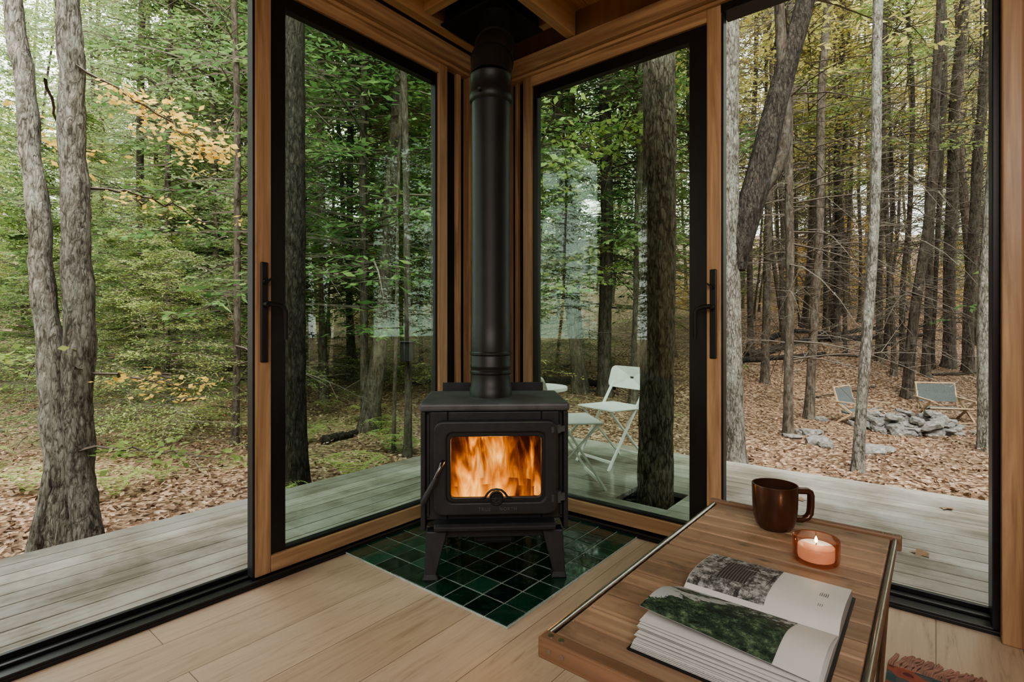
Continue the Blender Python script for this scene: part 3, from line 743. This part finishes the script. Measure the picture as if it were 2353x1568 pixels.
# string lights
sl=empty('string_light',(*S(.43*7.5,7.5),1.5),(0,0,TH),label='black cable with small clear glass bulbs hung between trees',category='string lights')
cpts=[];N=30
for i in range(N+1):
    f=i/N; cpts.append((f*3.1,-.2*f,.22*(2*f-1)**2-.05-.0*f))
ob('cable',MB().tube(cpts,.004,5),M_blackrub,sl)
M_bulb=mk_glass('bulb_glass',(.95,.95,.93),.08,.8)
for f in (.12,.29,.45,.63,.80):
    px,py,pz=cpts[int(f*N)]
    bl=ob('bulb',MB().lathe([(.0005,-.095),(.014,-.09),(.02,-.075),(.02,-.06),(.012,-.045),(.009,-.035)],12,(0,0,0),True),M_bulb,sl,loc=(px,py,pz),smooth=True)
    ob('socket',MB().lathe([(.011,-.045),(.011,-.005),(.006,.0)],10,(0,0,0),True,True),M_blackrub,bl)
x,y=S(-.196*4.9,4.82)
bb=ob('birdhouse',MB().box(-.056,.056,-.045,.045,-.09,.08).box(-.064,.064,-.06,.05,.08,.093),M_black,loc=(x,y,.69),rot=(0,0,TH),bevel=.003,label='small black box fastened to a slim tree trunk',category='birdhouse')
ob('opening',MB().tube([(0,-.046,.0),(0,-.0475,.0)],.014,14),M_blackrub,bb)

# ---------------------------------------------------------------- bistro set
def bistro_chair(loc,rotz,label):
    r=empty('folding_chair',loc,(0,0,rotz),label=label,category='chair',group='white folding chairs')
    for s in (-1,1):
        l1=MB().bar((s*.165,-.20,0),(s*.165,.185,.60),.014,.020,(1,0,0)); ob('leg',l1,M_white,r,bevel=.003)
        l2=MB().bar((s*.145,.20,0),(s*.145,-.16,.385),.012,.020,(1,0,0)); ob('leg',l2,M_white,r,bevel=.003)
    ob('crossbar',MB().bar((-.165,-.165,.05),(.165,-.165,.05),.014,.018).bar((-.145,.165,.05),(.145,.165,.05),.014,.018).bar((-.165,.05,.385),(.165,.05,.385),.014,.018),M_white,r,bevel=.002)
    ob('seat',MB().box(-.18,.18,-.18,.16,.39,.403),M_white,r,bevel=.006)
    fr=MB().frame(0,.592,.41,.155,.035,.045,.016,.0075,-.006,.006)
    for i,v in enumerate(fr.v): fr.v[i]=(v[0],v[1]+.185-(v[0]**2)*.5+ (v[2]-.6)*.3,v[2])
    ob('backrest',fr,M_white,r,label='white rounded backrest with small hand slot'); return r
x,y=S(.72,3.72); bistro_chair((x,y,DZ),TH+radians(-58),'white metal folding chair facing a small round table on the deck')
x,y=S(.33,3.2); bistro_chair((x,y,DZ),TH+radians(98),'white metal folding chair standing nearer the glass on the deck')
x,y=S(.17,3.85)
bt=empty('bistro_table',(x,y,DZ),(0,0,.4),label='small round white metal folding table on the deck',category='table')
ob('tabletop',MB().lathe([(.0005,.505),(.22,.505),(.235,.50),(.238,.515),(.235,.524),(.0005,.524)],48),M_white,bt,smooth=True)
for s in (-1,1):
    ob('leg',MB().tube([(s*.13,-.19,0),(s*.13,.17,.505)],.009,10),M_white,bt); ob('leg',MB().tube([(s*.115,.19,0),(s*.115,-.17,.505)],.009,10),M_white,bt)
ob('crossbar',MB().tube([(-.13,-.18,.01),(.13,-.18,.01)],.008,8).tube([(-.115,.18,.01),(.115,.18,.01)],.008,8),M_white,bt)

# ---------------------------------------------------------------- wood stove
sx_,sy_=S(-.062,1.90)
st=empty('wood_stove',(sx_,sy_,.008),(0,0,radians(42)),label='matte black iron wood stove with burning fire on green tile hearth',category='stove')
b=MB()
b.box(-.268,-.250,.0,.36,.16,.59).box(.250,.268,.0,.36,.16,.59)
b.box(-.250,-.235,.012,.34,.20,.59).box(.235,.250,.012,.34,.20,.59)
b.box(-.25,.25,.33,.345,.20,.59).box(-.25,.25,.012,.345,.575,.592)
b.box(-.25,.25,.012,.345,.195,.212)
b.box(-.235,-.17,.0,.014,.20,.59).box(.17,.235,.0,.014,.20,.59).box(-.17,.17,.0,.014,.20,.275).box(-.17,.17,.0,.014,.52,.59)
ob('body',b,M_stove,st,bevel=.004)
ob('top_plate',MB().box(-.2725,.2725,-.012,.375,.592,.622),M_stovetop,st,bevel=.010,seg=3,label='slate grey cast top plate')
ob('heat_shield',MB().box(-.22,.22,.40,.406,.25,.655).box(-.20,-.18,.375,.40,.55,.57).box(.18,.20,.375,.40,.55,.57),M_stove,st,bevel=.002)
ob('firebox_lining',MB().box(-.234,-.205,.016,.328,.213,.574).box(.205,.234,.016,.328,.213,.574).box(-.205,.205,.30,.329,.213,.574).box(-.205,.205,.016,.30,.213,.235),M_brick,st)
d=MB()
d.frame(.004,.395,.442,.335,.034,.350,.246,.024,-.042,.0,icz=.398)
dr=ob('door',d,M_stove,st,bevel=.008,seg=3)
ob('door_rim',MB().frame(.004,.398,.362,.258,.026,.322,.216,.014,-.034,-.020),M_pipe,dr,bevel=.003)
ob('glass',MB().box(-.165,.173,-.012,-.008,.284,.512),M_stoveglass,dr)
ob('hinge',MB().tube([(.228,-.024,.515),(.228,-.024,.545)],.009,12).bar((.20,-.040,.53),(.25,-.018,.53),.012,.02),M_stovetop,dr,smooth=True)
ob('hinge',MB().tube([(.228,-.024,.265),(.228,-.024,.305)],.009,12).bar((.20,-.040,.285),(.25,-.018,.285),.012,.026),M_stovetop,dr,smooth=True)
h=MB().tube([(-.185,-.040,.42),(-.188,-.062,.415),(-.192,-.070,.405),(-.203,-.073,.385),(-.214,-.075,.36)],[.009,.008,.006,.0055,.0055],12)
hd=ob('handle',h,M_dsteel,dr,smooth=True,label='dark steel door handle arm')
ob('grip',MB().tube([(-.206,-.073,.372),(-.214,-.075,.355),(-.235,-.078,.315),(-.25,-.080,.285),(-.253,-.080,.278)],[.007,.010,.012,.011,.005],16),M_stove,dr,smooth=True)
em=MB().lathe([(.019,.0),(.019,.008),(.0225,.011),(.026,.008),(.026,.0)],32)
em.lathe([(.0005,.001),(.019,.003)],32)
emo=ob('emblem',em,M_stove,dr,loc=(.004,-.040,.290),rot=(radians(90),0,0),smooth=True,label='round compass emblem')
ap=MB().tube([(-.062,-.004,0),(-.040,.003,.002),(-.030,.018,.004),(-.018,.028,.004),(0,.032,.004),(.018,.028,.004),(.030,.018,.004),(.040,.003,.002),(.062,-.004,0)],[.002,.004,.004,.004,.0045,.004,.004,.004,.002],8)
ob('emblem_arch',ap,M_stove,emo,smooth=True)
star=MB(); pts=[]
for k in range(16):
    a=2*pi*k/16; r=.031 if k%4==0 else (.013 if k%4==2 else .005); pts.append((r*sin(a),r*cos(a)))
star.add([(0,0,.017)]+[(p[0],p[1],.010) for p in pts],[(0,i+1,(i+1)%16+1) for i in range(16)])
ob('compass_star',star,M_stovetop,emo)
def text_mesh(txt,size,ext=.001):
    cu=bpy.data.curves.new('t','FONT'); cu.body=txt; cu.size=size; cu.extrude=ext; cu.align_x='CENTER'; cu.space_character=1.15
    o=bpy.data.objects.new('t',cu); COL.objects.link(o); dg=bpy.context.evaluated_depsgraph_get(); dg.update()
    me=bpy.data.meshes.new_from_object(o.evaluated_get(dg)); bpy.data.objects.remove(o); return me
me=text_mesh('TRUE',.0165); me2=text_mesh('NORTH',.0165)
M_letter=simple('raised_lettering',(.10,.105,.11),.45)
ob('lettering',me,M_letter,dr,loc=(-.038,-.0425,.245),rot=(radians(90),0,0)); ob('lettering',me2,M_letter,dr,loc=(.046,-.0425,.245),rot=(radians(90),0,0))
l=MB(); 
l.extr([(.02,.205),(-.045,.20),(-.058,.192),(-.056,.178),(-.045,.176),(.02,.176)],-.215,.215)
ob('ash_lip',l,M_stove,st,bevel=.003)
ob('base_panel',MB().box(-.215,.215,.0,.012,.135,.178).box(-.215,-.205,.0,.3,.135,.178).box(.205,.215,.0,.3,.135,.178).box(-.10,-.02,-.003,.002,.160,.168).box(.03,.11,-.003,.002,.160,.168),M_stove,st,bevel=.003)
ob('ash_pan',MB().box(-.075,.075,.06,.25,.085,.195),M_stove,st,bevel=.012)
for sx in (-1,1):
    for (y0,yo) in ((.0,-1),(.30,1)):
        lg=MB(); yt=y0; yb=y0+yo*.015
        T=[(sx*.170,yt-.02),(sx*.245,yt-.02),(sx*.245,yt+.03),(sx*.170,yt+.03)]
        Bm=[(sx*.208,yb-.022),(sx*.252,yb-.022),(sx*.252,yb+.02),(sx*.208,yb+.02)]
        Bf=[(sx*.200,yb-.028),(sx*.257,yb-.028),(sx*.257,yb+.026),(sx*.200,yb+.026)]
        vs=[(p[0],p[1],.165) for p in T]+[(p[0],p[1],.02) for p in Bm]+[(p[0],p[1],.0) for p in Bf]
        fs=[(0,1,2,3),(11,10,9,8)]
        for q in (0,4):
            for i in range(4): j=(i+1)%4; fs.append((q+i,q+4+i,q+4+j,q+j))
        lg.add(vs,fs); ob('leg',lg,M_stove,st,bevel=.004)
pi_=MB(); pc=(-.012,.205)
pr=.0805
def ringp(z,bul): return [(pr,z-.008),(pr+bul,z-.004),(pr+bul,z+.004),(pr,z+.008)]
prof=[(pr+.004,.620),(pr+.004,.655),(pr,.66)]+ringp(.718,.004)+ringp(.742,.003)+[(pr+.002,.78)]+ringp(.792,.004)+[(pr,.80),(pr-.001,.905),(pr-.003,.908),(pr-.003,1.79),(pr+.002,1.795),(pr+.006,1.80),(pr+.006,1.83),(pr+.002,1.835),(pr+.002,1.895),(pr+.005,1.90)]
pi_.lathe(prof,40,(pc[0],pc[1],0))
pth=[(0,0,1.895),(0.002,.012,1.95),(.008,.05,2.01),(.015,.10,2.06),(.022,.15,2.11),(.027,.18,2.17),(.028,.19,2.24),(.028,.19,2.40)]
pi_.tube([(pc[0]+a,pc[1]+b_,c) for a,b_,c in pth],[pr+.003,pr+.003,pr+.002,pr,pr-.002,pr-.003,pr-.003,pr-.003],36)
for i in (2,4): 
    a=Vector(pth[i-1]);c=Vector(pth[i]); m=(a+c)/2; dd=(c-a).normalized()*.006; o=Vector((pc[0],pc[1],0))
    pi_.tube([o+m-dd,o+m+dd],pr+.007,36)
ob('stovepipe',pi_,M_pipe,st,smooth=True,label='satin black stovepipe rising to the ceiling')
ob('screw',MB().tube([(pc[0]-.045,pc[1]-.074,1.815),(pc[0]-.046,pc[1]-.094,1.815)],.006,8),M_stove,st)
bxx=MB(); 
fbx,fby=S(-.09,2.38)
bxx.box(-.165,.165,-.165,.165,2.262,2.272).box(-.15,-.14,-.15,.15,2.272,2.415).box(.14,.15,-.15,.15,2.272,2.415).box(-.14,.14,-.15,-.14,2.272,2.415).box(-.14,.14,.14,.15,2.272,2.415)
bo=ob('trim_40',bxx,M_blackrub,loc=(fbx,fby,0),bevel=.002,label='black square metal flue box in the ceiling joists',kind='structure')
# fire
def mk_fire():
    m,nt,b=newmat('flame'); nt.nodes.remove(b)
    v=coords(nt,(12,12,3.4)); n1=add(nt,'ShaderNodeTexNoise',Scale=1.,Detail=4,Roughness=.5,Distortion=1.1); nt.links.new(v,n1.inputs['Vector'])
    sx=nt.nodes.new('ShaderNodeSeparateXYZ'); tc=nt.nodes.new('ShaderNodeTexCoord'); nt.links.new(tc.outputs['Object'],sx.inputs[0])
    zf=math_(nt,'MULTIPLY_ADD',sx.outputs[2],-2.1,.48)
    xx=math_(nt,'MULTIPLY',math_(nt,'MULTIPLY',sx.outputs[0],sx.outputs[0]),-10.)
    f=math_(nt,'ADD',math_(nt,'ADD',math_(nt,'MULTIPLY_ADD',n1.outputs['Fac'],2.1,-.56),zf),xx)
    f=math_(nt,'SUBTRACT',f,.22)
    col=ramp(nt,f,[(.12,(.30,.05,.008)),(.34,(.72,.16,.018)),(.55,(1,.31,.04)),(.78,(1,.47,.10)),(1.,(1,.72,.32))])
    stg=ramp(nt,f,[(.12,.03),(.4,.13),(.65,.34),(1.,.8)])
    e=nt.nodes.new('ShaderNodeEmission'); nt.links.new(col,e.inputs[0]); nt.links.new(math_(nt,'MULTIPLY',stg,2.9),e.inputs[1])
    t=nt.nodes.new('ShaderNodeBsdfTransparent'); mx=nt.nodes.new('ShaderNodeMixShader')
    nt.links.new(ramp(nt,f,[(.12,0.),(.6,.85)]),mx.inputs[0]); nt.links.new(t.outputs[0],mx.inputs[1]); nt.links.new(e.outputs[0],mx.inputs[2]); nt.links.new(mx.outputs[0],nt.nodes['Material Output'].inputs[0]); return m
M_fire=mk_fire()
fm=MB()
for li,(yy,am) in enumerate(((.045,.012),(.13,.025),(.21,.03))):
    nxx,nz=30,14; vs=[];fs=[]
    for j in range(nz+1):
        for i in range(nxx+1):
            x=-.2+.4*i/nxx; z=.0+.33*j/nz
            vs.append((x,yy+am*sin(x*40+li*2+z*9),z))
    for j in range(nz):
        for i in range(nxx): fs.append((j*(nxx+1)+i,j*(nxx+1)+i+1,(j+1)*(nxx+1)+i+1,(j+1)*(nxx+1)+i))
    fm.add(vs,fs)
ob('flame',fm,M_fire,st,loc=(0,0,.236),smooth=True,label='orange flames inside the firebox')
M_char=simple('charred_log',(.03,.018,.012),.9,0,.5,12,.5)
for (x0,x1,yy,zz,r) in ((-.16,.15,.11,.262,.024),(-.13,.17,.19,.264,.026)):
    ob('firewood',MB().tube([(x0,yy,zz),((x0+x1)/2,yy+.01,zz+.004),(x1,yy-.01,zz)],[r,r*1.06,r*.95],12,True,.08,random.Random(3)),M_char,loc=st.location,rot=st.rotation_euler,smooth=True,label='charred split log burning in the stove',category='firewood',group='burning logs')
pl=bpy.data.lights.new('fire_glow','POINT'); pl.energy=2.0; pl.color=(1,.45,.12); pl.shadow_soft_size=.05
plo=bpy.data.objects.new('fire_glow',pl); COL.objects.link(plo); plo.parent=st; plo.location=(0,.09,.42)

# ---------------------------------------------------------------- camp table
T=.40
tb=empty('camp_table',(1.615,-1.04,0),(0,0,0),label='low folding camp table with dark slatted wood top and steel frame',category='table')
sl_=MB(); y=-.425; n=14; sw=(.405+.425)/n
for i in range(n):
    sl_.box(-.201,.201,y+i*sw+.0030,y+(i+1)*sw-.0030,T-.013,T+random.uniform(-.0008,.0))
ob('tabletop',sl_,M_tablewood,tb,bevel=.0026,label='worn oiled wooden slats')
def endbar(y0,y1,xl=-.225):
    bb=MB().box(xl,.222,y0,y1,T-.028,T+.006); o=ob('end_bar',bb,M_tablebar,tb,bevel=.003)
    bt_=MB()
    for xx in (-.195,-.175,.185,.205):
        bt_.tube([(xx,(y0+y1)/2,T+.0055),(xx,(y0+y1)/2,T+.0075)],.0045,12)
    for xx in (-.19,-.165): bt_.tube([(xx,y0-.001,T-.010),(xx,y0+.002,T-.010)],.004,12)
    ob('bolt',bt_,M_steel,o)
endbar(.405,.428); endbar(-.452,-.426,-.212)
for s in (-1,1):
    rl=MB().tube([(s*.2105,-.425,T-.004),(s*.2105,.41,T-.004)],.006,12); ob('side_rail',rl,M_steel,tb,smooth=True)
for s in (-1,1):
    x=s*.20
    ob('leg',MB().tube([(x,.36,T-.02),(x,.36,T-.05),(x+s*.0,-.30,.02),(x,-.32,.0)],.0065,10),M_steel,tb,smooth=True)
    ob('leg',MB().tube([(x-s*.016,-.36,T-.02),(x-s*.016,-.36,T-.05),(x-s*.016,.30,.02),(x-s*.016,.33,.0)],.0065,10),M_black,tb,smooth=True)
    ob('support_bar',MB().bar((x,-.40,T-.022),(x,.39,T-.022),.010,.014),M_dsteel,tb)
ob('foot_bar',MB().tube([(-.2,-.315,.0075),(.2,-.315,.0075)],.007,10).tube([(-.184,.325,.0075),(.184,.325,.0075)],.007,10),M_black,tb)

# mug
M_mug=simple('brown_glazed_ceramic',(.095,.044,.029),.27,.5,.3,9,.03,.6,.1)
mg=empty('mug',(1.586,-.736,T),(0,0,TH),label='bronze brown glazed ceramic mug on the camp table',category='mug')
ob('body',MB().lathe([(.0005,.0),(.032,.0),(.038,.003),(.044,.012),(.049,.03),(.0515,.055),(.053,.108),(.0525,.110),(.0495,.110),(.048,.055),(.044,.02),(.036,.009),(.0005,.008)],48),M_mug,mg,smooth=True)
hp=[(.047,0,.091),(.060,0,.093),(.082,0,.092),(.088,0,.089),(.0905,0,.081),(.090,0,.055),(.088,0,.036),(.081,0,.026),(.066,0,.021),(.044,0,.022)]
hm=MB().tube(hp,[.008]*10,14); 
for i,v in enumerate(hm.v): hm.v[i]=(v[0],v[1]*1.3,v[2])
ob('handle',hm,M_mug,mg,smooth=True)
M_coffee=simple('coffee',(.02,.009,.004),.08)
ob('coffee',MB().lathe([(.0005,.07),(.0478,.07)],32),M_coffee,mg)
# candle
M_amber=mk_glass('amber_glass',(.90,.66,.57),.08,.7)
ch=ob('candle_holder',MB().lathe([(.0005,.0),(.039,.0),(.043,.004),(.045,.012),(.045,.050),(.044,.0515),(.042,.050),(.0415,.012),(.037,.007),(.0005,.007)],48),M_amber,loc=(1.70,-.887,T),smooth=True,label='round amber glass tealight holder on the camp table',category='candle holder')
m,nt,bb_=newmat('glowing_wax'); bb_.inputs['Roughness'].default_value=.4
vv=coords(nt); nt.links.new(ramp(nt,noise(nt,vv,30,3),[(.3,(.82,.78,.70)),(.7,(.90,.87,.80))]),bb_.inputs['Base Color'])
bb_.inputs['Emission Color'].default_value=(1,.85,.62,1); bb_.inputs['Emission Strength'].default_value=.2; M_wax=m  # faint emission added so the wax itself glows
cd=ob('candle',MB().lathe([(.0005,.0),(.034,.0),(.035,.003),(.035,.026),(.032,.028),(.0005,.0265)],32),M_wax,loc=(1.70,-.887,T+.0075),smooth=True,label='lit pale tealight candle inside amber glass',category='candle')
ob('wick',MB().tube([(0,0,.026),(.001,0,.034)],.0009,6),M_blackrub,cd)
m,nt,bb_=newmat('candle_flame'); bb_.inputs['Base Color'].default_value=(1,.8,.4,1); 
sx=nt.nodes.new('ShaderNodeSeparateXYZ'); tc=nt.nodes.new('ShaderNodeTexCoord'); nt.links.new(tc.outputs['Object'],sx.inputs[0])
nt.links.new(ramp(nt,math_(nt,'MULTIPLY',sx.outputs[2],18.),[(.5,(1,.35,.08)),(.75,(1,.78,.4)),(1,(1,.6,.2))]),bb_.inputs['Emission Color']); bb_.inputs['Emission Strength'].default_value=7; M_cf=m
ob('flame',MB().lathe([(.0003,.032),(.0024,.034),(.0034,.036),(.0030,.040),(.0015,.044),(.0002,.047)],16),M_cf,cd,smooth=True)
pl=bpy.data.lights.new('candle_glow','POINT'); pl.energy=.03; pl.color=(1,.7,.4); pl.shadow_soft_size=.006
plo=bpy.data.objects.new('candle_glow',pl); COL.objects.link(plo); plo.parent=cd; plo.location=(0,0,.060)

# ---------------------------------------------------------------- open book
M_paper=simple('paper',(.60,.60,.585),.5,0,.03)
def mk_pageedge():
    m,nt,b=newmat('page_edges'); w_=add(nt,'ShaderNodeTexWave',Scale=260.,Distortion=1.5,bands_direction='Z'); nt.links.new(coords(nt),w_.inputs['Vector'])
    nt.links.new(ramp(nt,w_.outputs['Fac'],[(.1,(.10,.10,.10)),(.5,(.45,.45,.43))]),b.inputs['Base Color']); b.inputs['Roughness'].default_value=.7; return m
M_edge=mk_pageedge()
def mk_photo():
    m,nt,b=newmat('forest_print'); v=coords(nt)
    n1=noise(nt,v,13,9,.72,.3); sx=nt.nodes.new('ShaderNodeSeparateXYZ'); nt.links.new(v,sx.inputs[0])
    n2=noise(nt,v,48,9,.85)
    col=ramp(nt,n2,[(.40,(.007,.014,.010)),(.50,(.028,.052,.034)),(.57,(.08,.13,.075)),(.66,(.24,.31,.20))])
    f=math_(nt,'ADD',math_(nt,'ADD',math_(nt,'MULTIPLY',sx.outputs[0],-2.2),math_(nt,'MULTIPLY',sx.outputs[1],3.4)),math_(nt,'MULTIPLY',n1,2.6))
    col=mixc(nt,ramp(nt,math_(nt,'SUBTRACT',f,.38),[(.82,0.),(.87,1.)]),col,(.40,.44,.44))
    nt.links.new(col,b.inputs['Base Color']); b.inputs['Roughness'].default_value=.5; b.inputs['Specular IOR Level'].default_value=.25; return m
M_photo=mk_photo()
def mk_cabinprint():
    m,nt,b=newmat('cabin_print'); v=coords(nt); n2=noise(nt,v,48,9,.85); n3=noise(nt,coords(nt,(70,9,9)),1,3,.5)
    col=ramp(nt,n2,[(.38,(.02,.023,.021)),(.48,(.12,.125,.12)),(.58,(.42,.43,.42))])
    col=mixc(nt,ramp(nt,n3,[(.60,0.),(.64,.85)]),col,(.03,.03,.03))
    nt.links.new(col,b.inputs['Base Color']); b.inputs['Roughness'].default_value=.45; b.inputs['Specular IOR Level'].default_value=.3; return m
M_cprint=mk_cabinprint()
m,nt,b_=newmat('cabin_siding_print'); wv=add(nt,'ShaderNodeTexWave',Scale=60.,Distortion=.3,bands_direction='X'); nt.links.new(coords(nt),wv.inputs['Vector']); nt.links.new(ramp(nt,wv.outputs['Fac'],[(.2,(.02,.02,.02)),(.8,(.11,.10,.095))]),b_.inputs['Base Color']); M_siding=m
bk=empty('open_book',(1.655,-1.20,T),(0,0,0),label='thick open photo book with forest and cabin pictures',category='book')
X0,X1=-.125,.125
ob('cover',MB().box(X0-.004,X1+.005,-.226,.178,.0,.003),M_black,bk,bevel=.001)
def curve_far(y):
    s=y/.17; return .020+.010*sin(min(1,s*1.8)*pi*.5)*1-.012*s*s-.010*(1-min(1,s*6))
def curve_near(y):
    s=-y/.215; return .014-.006*(1-min(1,s*5))+.003*sin(s*pi)-.007*s*s
ys=[.172*i/16 for i in range(17)]
far=[(y,curve_far(y)) for y in ys]+[(.174,.003),(.0,.003)]
ob('page_block',MB().extr(far,X0,X1),M_edge,bk)
yn=[-.215*i/16 for i in range(17)]
near=[(y,curve_near(y)) for y in yn]+[(-.222,.003),(.0,.003)]
ob('page_block',MB().extr(near,X0,X1),M_edge,bk)
def sheet(fn,ylist,x0,x1,dz,nx_=8,xf=None):
    m_=MB(); vs=[];fs=[]
    for y in ylist:
        for i in range(nx_+1):
            x_=x0+(x1-x0)*i/nx_; p=fn(y,dz) if xf is None else xf(y,dz,x_)
            vs.append((x_,)+tuple(p))
    for j in range(len(ylist)-1):
        for i in range(nx_): fs.append((j*(nx_+1)+i,j*(nx_+1)+i+1,(j+1)*(nx_+1)+i+1,(j+1)*(nx_+1)+i))
    m_.add(vs,fs); return m_
F=lambda y,dz:(y,curve_far(y)+dz)
ob('page',sheet(F,ys,X0,X1,.0006),M_paper,bk,smooth=True)
ob('photo_print',sheet(F,[.012+.158*i/14 for i in range(15)],X0+.001,.012,.0011),M_cprint,bk,smooth=True,label='monochrome cabin picture')
cab=MB()
def onf(x,y,dz): return (x,y,curve_far(y)+dz)
rows=[(.050,-.082,-.030),(.075,-.082,-.028),(.100,-.080,-.026),(.120,-.078,-.024)]
vs=[];fs=[]
for (yy,xa,xb) in rows: vs+= [onf(xa,yy,.0015),onf(xb,yy,.0015)]
for i in range(len(rows)-1): fs.append((2*i,2*i+1,2*i+3,2*i+2))
vs+=[onf(-.088,.120,.0016),onf(-.018,.124,.0016),onf(-.030,.146,.0016),onf(-.075,.140,.0016)]; k=len(rows)*2; fs.append((k,k+1,k+2,k+3))
cab.add(vs,fs)
ob('cabin_picture',cab,M_siding,bk,label='dark timber cabin in picture')
Nf=lambda y,dz:(y,curve_near(y)+dz)
ob('page',sheet(Nf,yn,X0,X1,.0006),M_paper,bk,smooth=True)
sl2=[i/22 for i in range(23)]
rgb=random.Random(9)
def pagefn(ln,am,tw=0.0):
    def f(s,dz,x_):
        k=am/.044; lift=1+tw*(-x_/.125)*s
        return (-ln*(s-.06*k*s*s),.012+(am*sin(min(1,s*1.25)*pi*.5)-.012*k*max(0,s-.5))*lift+dz-.003*s)
    return f
for k in range(8):
    am=.001+.0036*k+rgb.uniform(-.0010,.0010); ln=.214-.0016*k+rgb.uniform(-.004,.004)
    ob('fanned_page',sheet(None,sl2,X0+rgb.uniform(0,.004),X1,.0,8,pagefn(ln,am,rgb.uniform(.0,.25))),M_paper,bk,smooth=True)
leaf=pagefn(.200,.041,.28)
ob('lifted_page',sheet(None,sl2,X0,X1,.0,8,leaf),M_paper,bk,smooth=True)
ob('photo_print',sheet(None,[.05+.95*i/22 for i in range(23)],X0+.0005,.070,.0008,8,leaf),M_photo,bk,smooth=True,label='colour forest picture')
cp=MB()
for i in range(5): cp.box(.085+i*.003,.0858+i*.003,.09,.09+.015*random.uniform(.6,1),curve_far(.09)+.0009,curve_far(.09)+.0012)
for i in range(3): cp.box(.088+i*.003,.0888+i*.003,.05,.05+.015*random.uniform(.6,1),curve_far(.05)+.0009,curve_far(.05)+.0012)
ob('caption',cp,M_stovetop,bk)

# ---------------------------------------------------------------- rug
def mk_rug():
    m,nt,b=newmat('woven_rug'); v=coords(nt); ch_=add(nt,'ShaderNodeTexChecker',Scale=28.); nt.links.new(v,ch_.inputs['Vector'])
    n=noise(nt,v,9,2); col=ramp(nt,n,[(.40,(.05,.09,.10)),(.48,(.30,.09,.055)),(.56,(.12,.03,.02)),(.64,(.40,.30,.20))],'CONSTANT')
    col=mixc(nt,.25,col,mixc(nt,ch_.outputs['Fac'],(.2,.07,.04),(.02,.02,.02))); nt.links.new(col,b.inputs['Base Color']); b.inputs['Roughness'].default_value=.95; bump(nt,b,noise(nt,v,160,2),.6,.004); return m
rug=ob('rug',MB().box(1.80,2.7,-2.6,-.455,.0,.007),mk_rug(),bevel=.002,label='woven red and teal rug with rust coloured fringe',category='rug')
fg=MB(); rgx=random.Random(4)
x=1.803
while x<2.69:
    ln=rgx.uniform(.070,.088); dx=.028+rgx.uniform(-.018,.018); c_=rgx.uniform(-.006,.006)
    fg.tube([(x,-.458,.005),(x+dx*.2+c_,-.458+ln*.3,.0045),(x+dx*.6-c_,-.458+ln*.7,.004),(x+dx,-.458+ln,.0035)],[.0034,.0034,.0032,.0026],6); x+=.0048
ob('fringe',fg,simple('rust_fringe',(.30,.165,.125),.9,0,.3,30),rug,kind='stuff',smooth=True)
lv=MB(); pts=[]
for k in range(20):
    a=2*pi*k/20; r=.028*(1+.35*cos(5*a)); pts.append((r*cos(a),r*sin(a),.003*cos(3*a)))
lv.add([(0,0,0)]+pts,[(0,i+1,(i+1)%20+1) for i in range(20)])
for (t,d,) in ((.83,2.75),(.55,2.9),(.78,2.2)):
    x,y=S(t*d,d); ob('leaf',lv.mesh('leaf'),M_litter,loc=(x,y,DZ+.006),rot=(.1,.1,random.uniform(0,6)),label='dry brown leaf lying on the deck',category='leaf',group='leaves on the deck')

# ---------------------------------------------------------------- light, world, camera
wd=bpy.data.worlds.new('overcast'); sc.world=wd; wd.use_nodes=True; nt=wd.node_tree; bg=nt.nodes['Background']
tc=nt.nodes.new('ShaderNodeTexCoord'); sx=nt.nodes.new('ShaderNodeSeparateXYZ'); nt.links.new(tc.outputs['Generated'],sx.inputs[0])
nt.links.new(ramp(nt,sx.outputs[2],[(0,(.80,.84,.76)),(.4,(.88,.91,.88)),(1,(.92,.96,1.0))]),bg.inputs[0]); bg.inputs[1].default_value=3.3
su=bpy.data.lights.new('sun','SUN'); su.energy=4.0; su.angle=.7; su.color=(1,.96,.88)
so=bpy.data.objects.new('sun',su); COL.objects.link(so); so.rotation_euler=(radians(38),radians(-12),radians(60))
ar=bpy.data.lights.new('interior_fill','AREA'); ar.shape='RECTANGLE'; ar.size=2.4; ar.size_y=1.8; ar.energy=70; ar.color=(1,.96,.90)  # unseen area light added to fill the room, no fixture here
ao=bpy.data.objects.new('interior_fill',ar); COL.objects.link(ao); ao.location=(2.7,-3.4,2.2); ao.rotation_euler=(radians(25),0,TH)
cam=bpy.data.cameras.new('camera'); cam.sensor_width=36; cam.lens=1203/2353*36; cam.shift_y=-29/2353; cam.clip_start=.03; cam.clip_end=300
co=bpy.data.objects.new('camera',cam); COL.objects.link(co); co.location=(CX,CY,CH); co.rotation_euler=(radians(90),0,TH); sc.camera=co
sc.view_settings.view_transform='AgX'
try: sc.view_settings.look='AgX - Medium High Contrast'
except Exception: pass
sc.view_settings.exposure=0.72
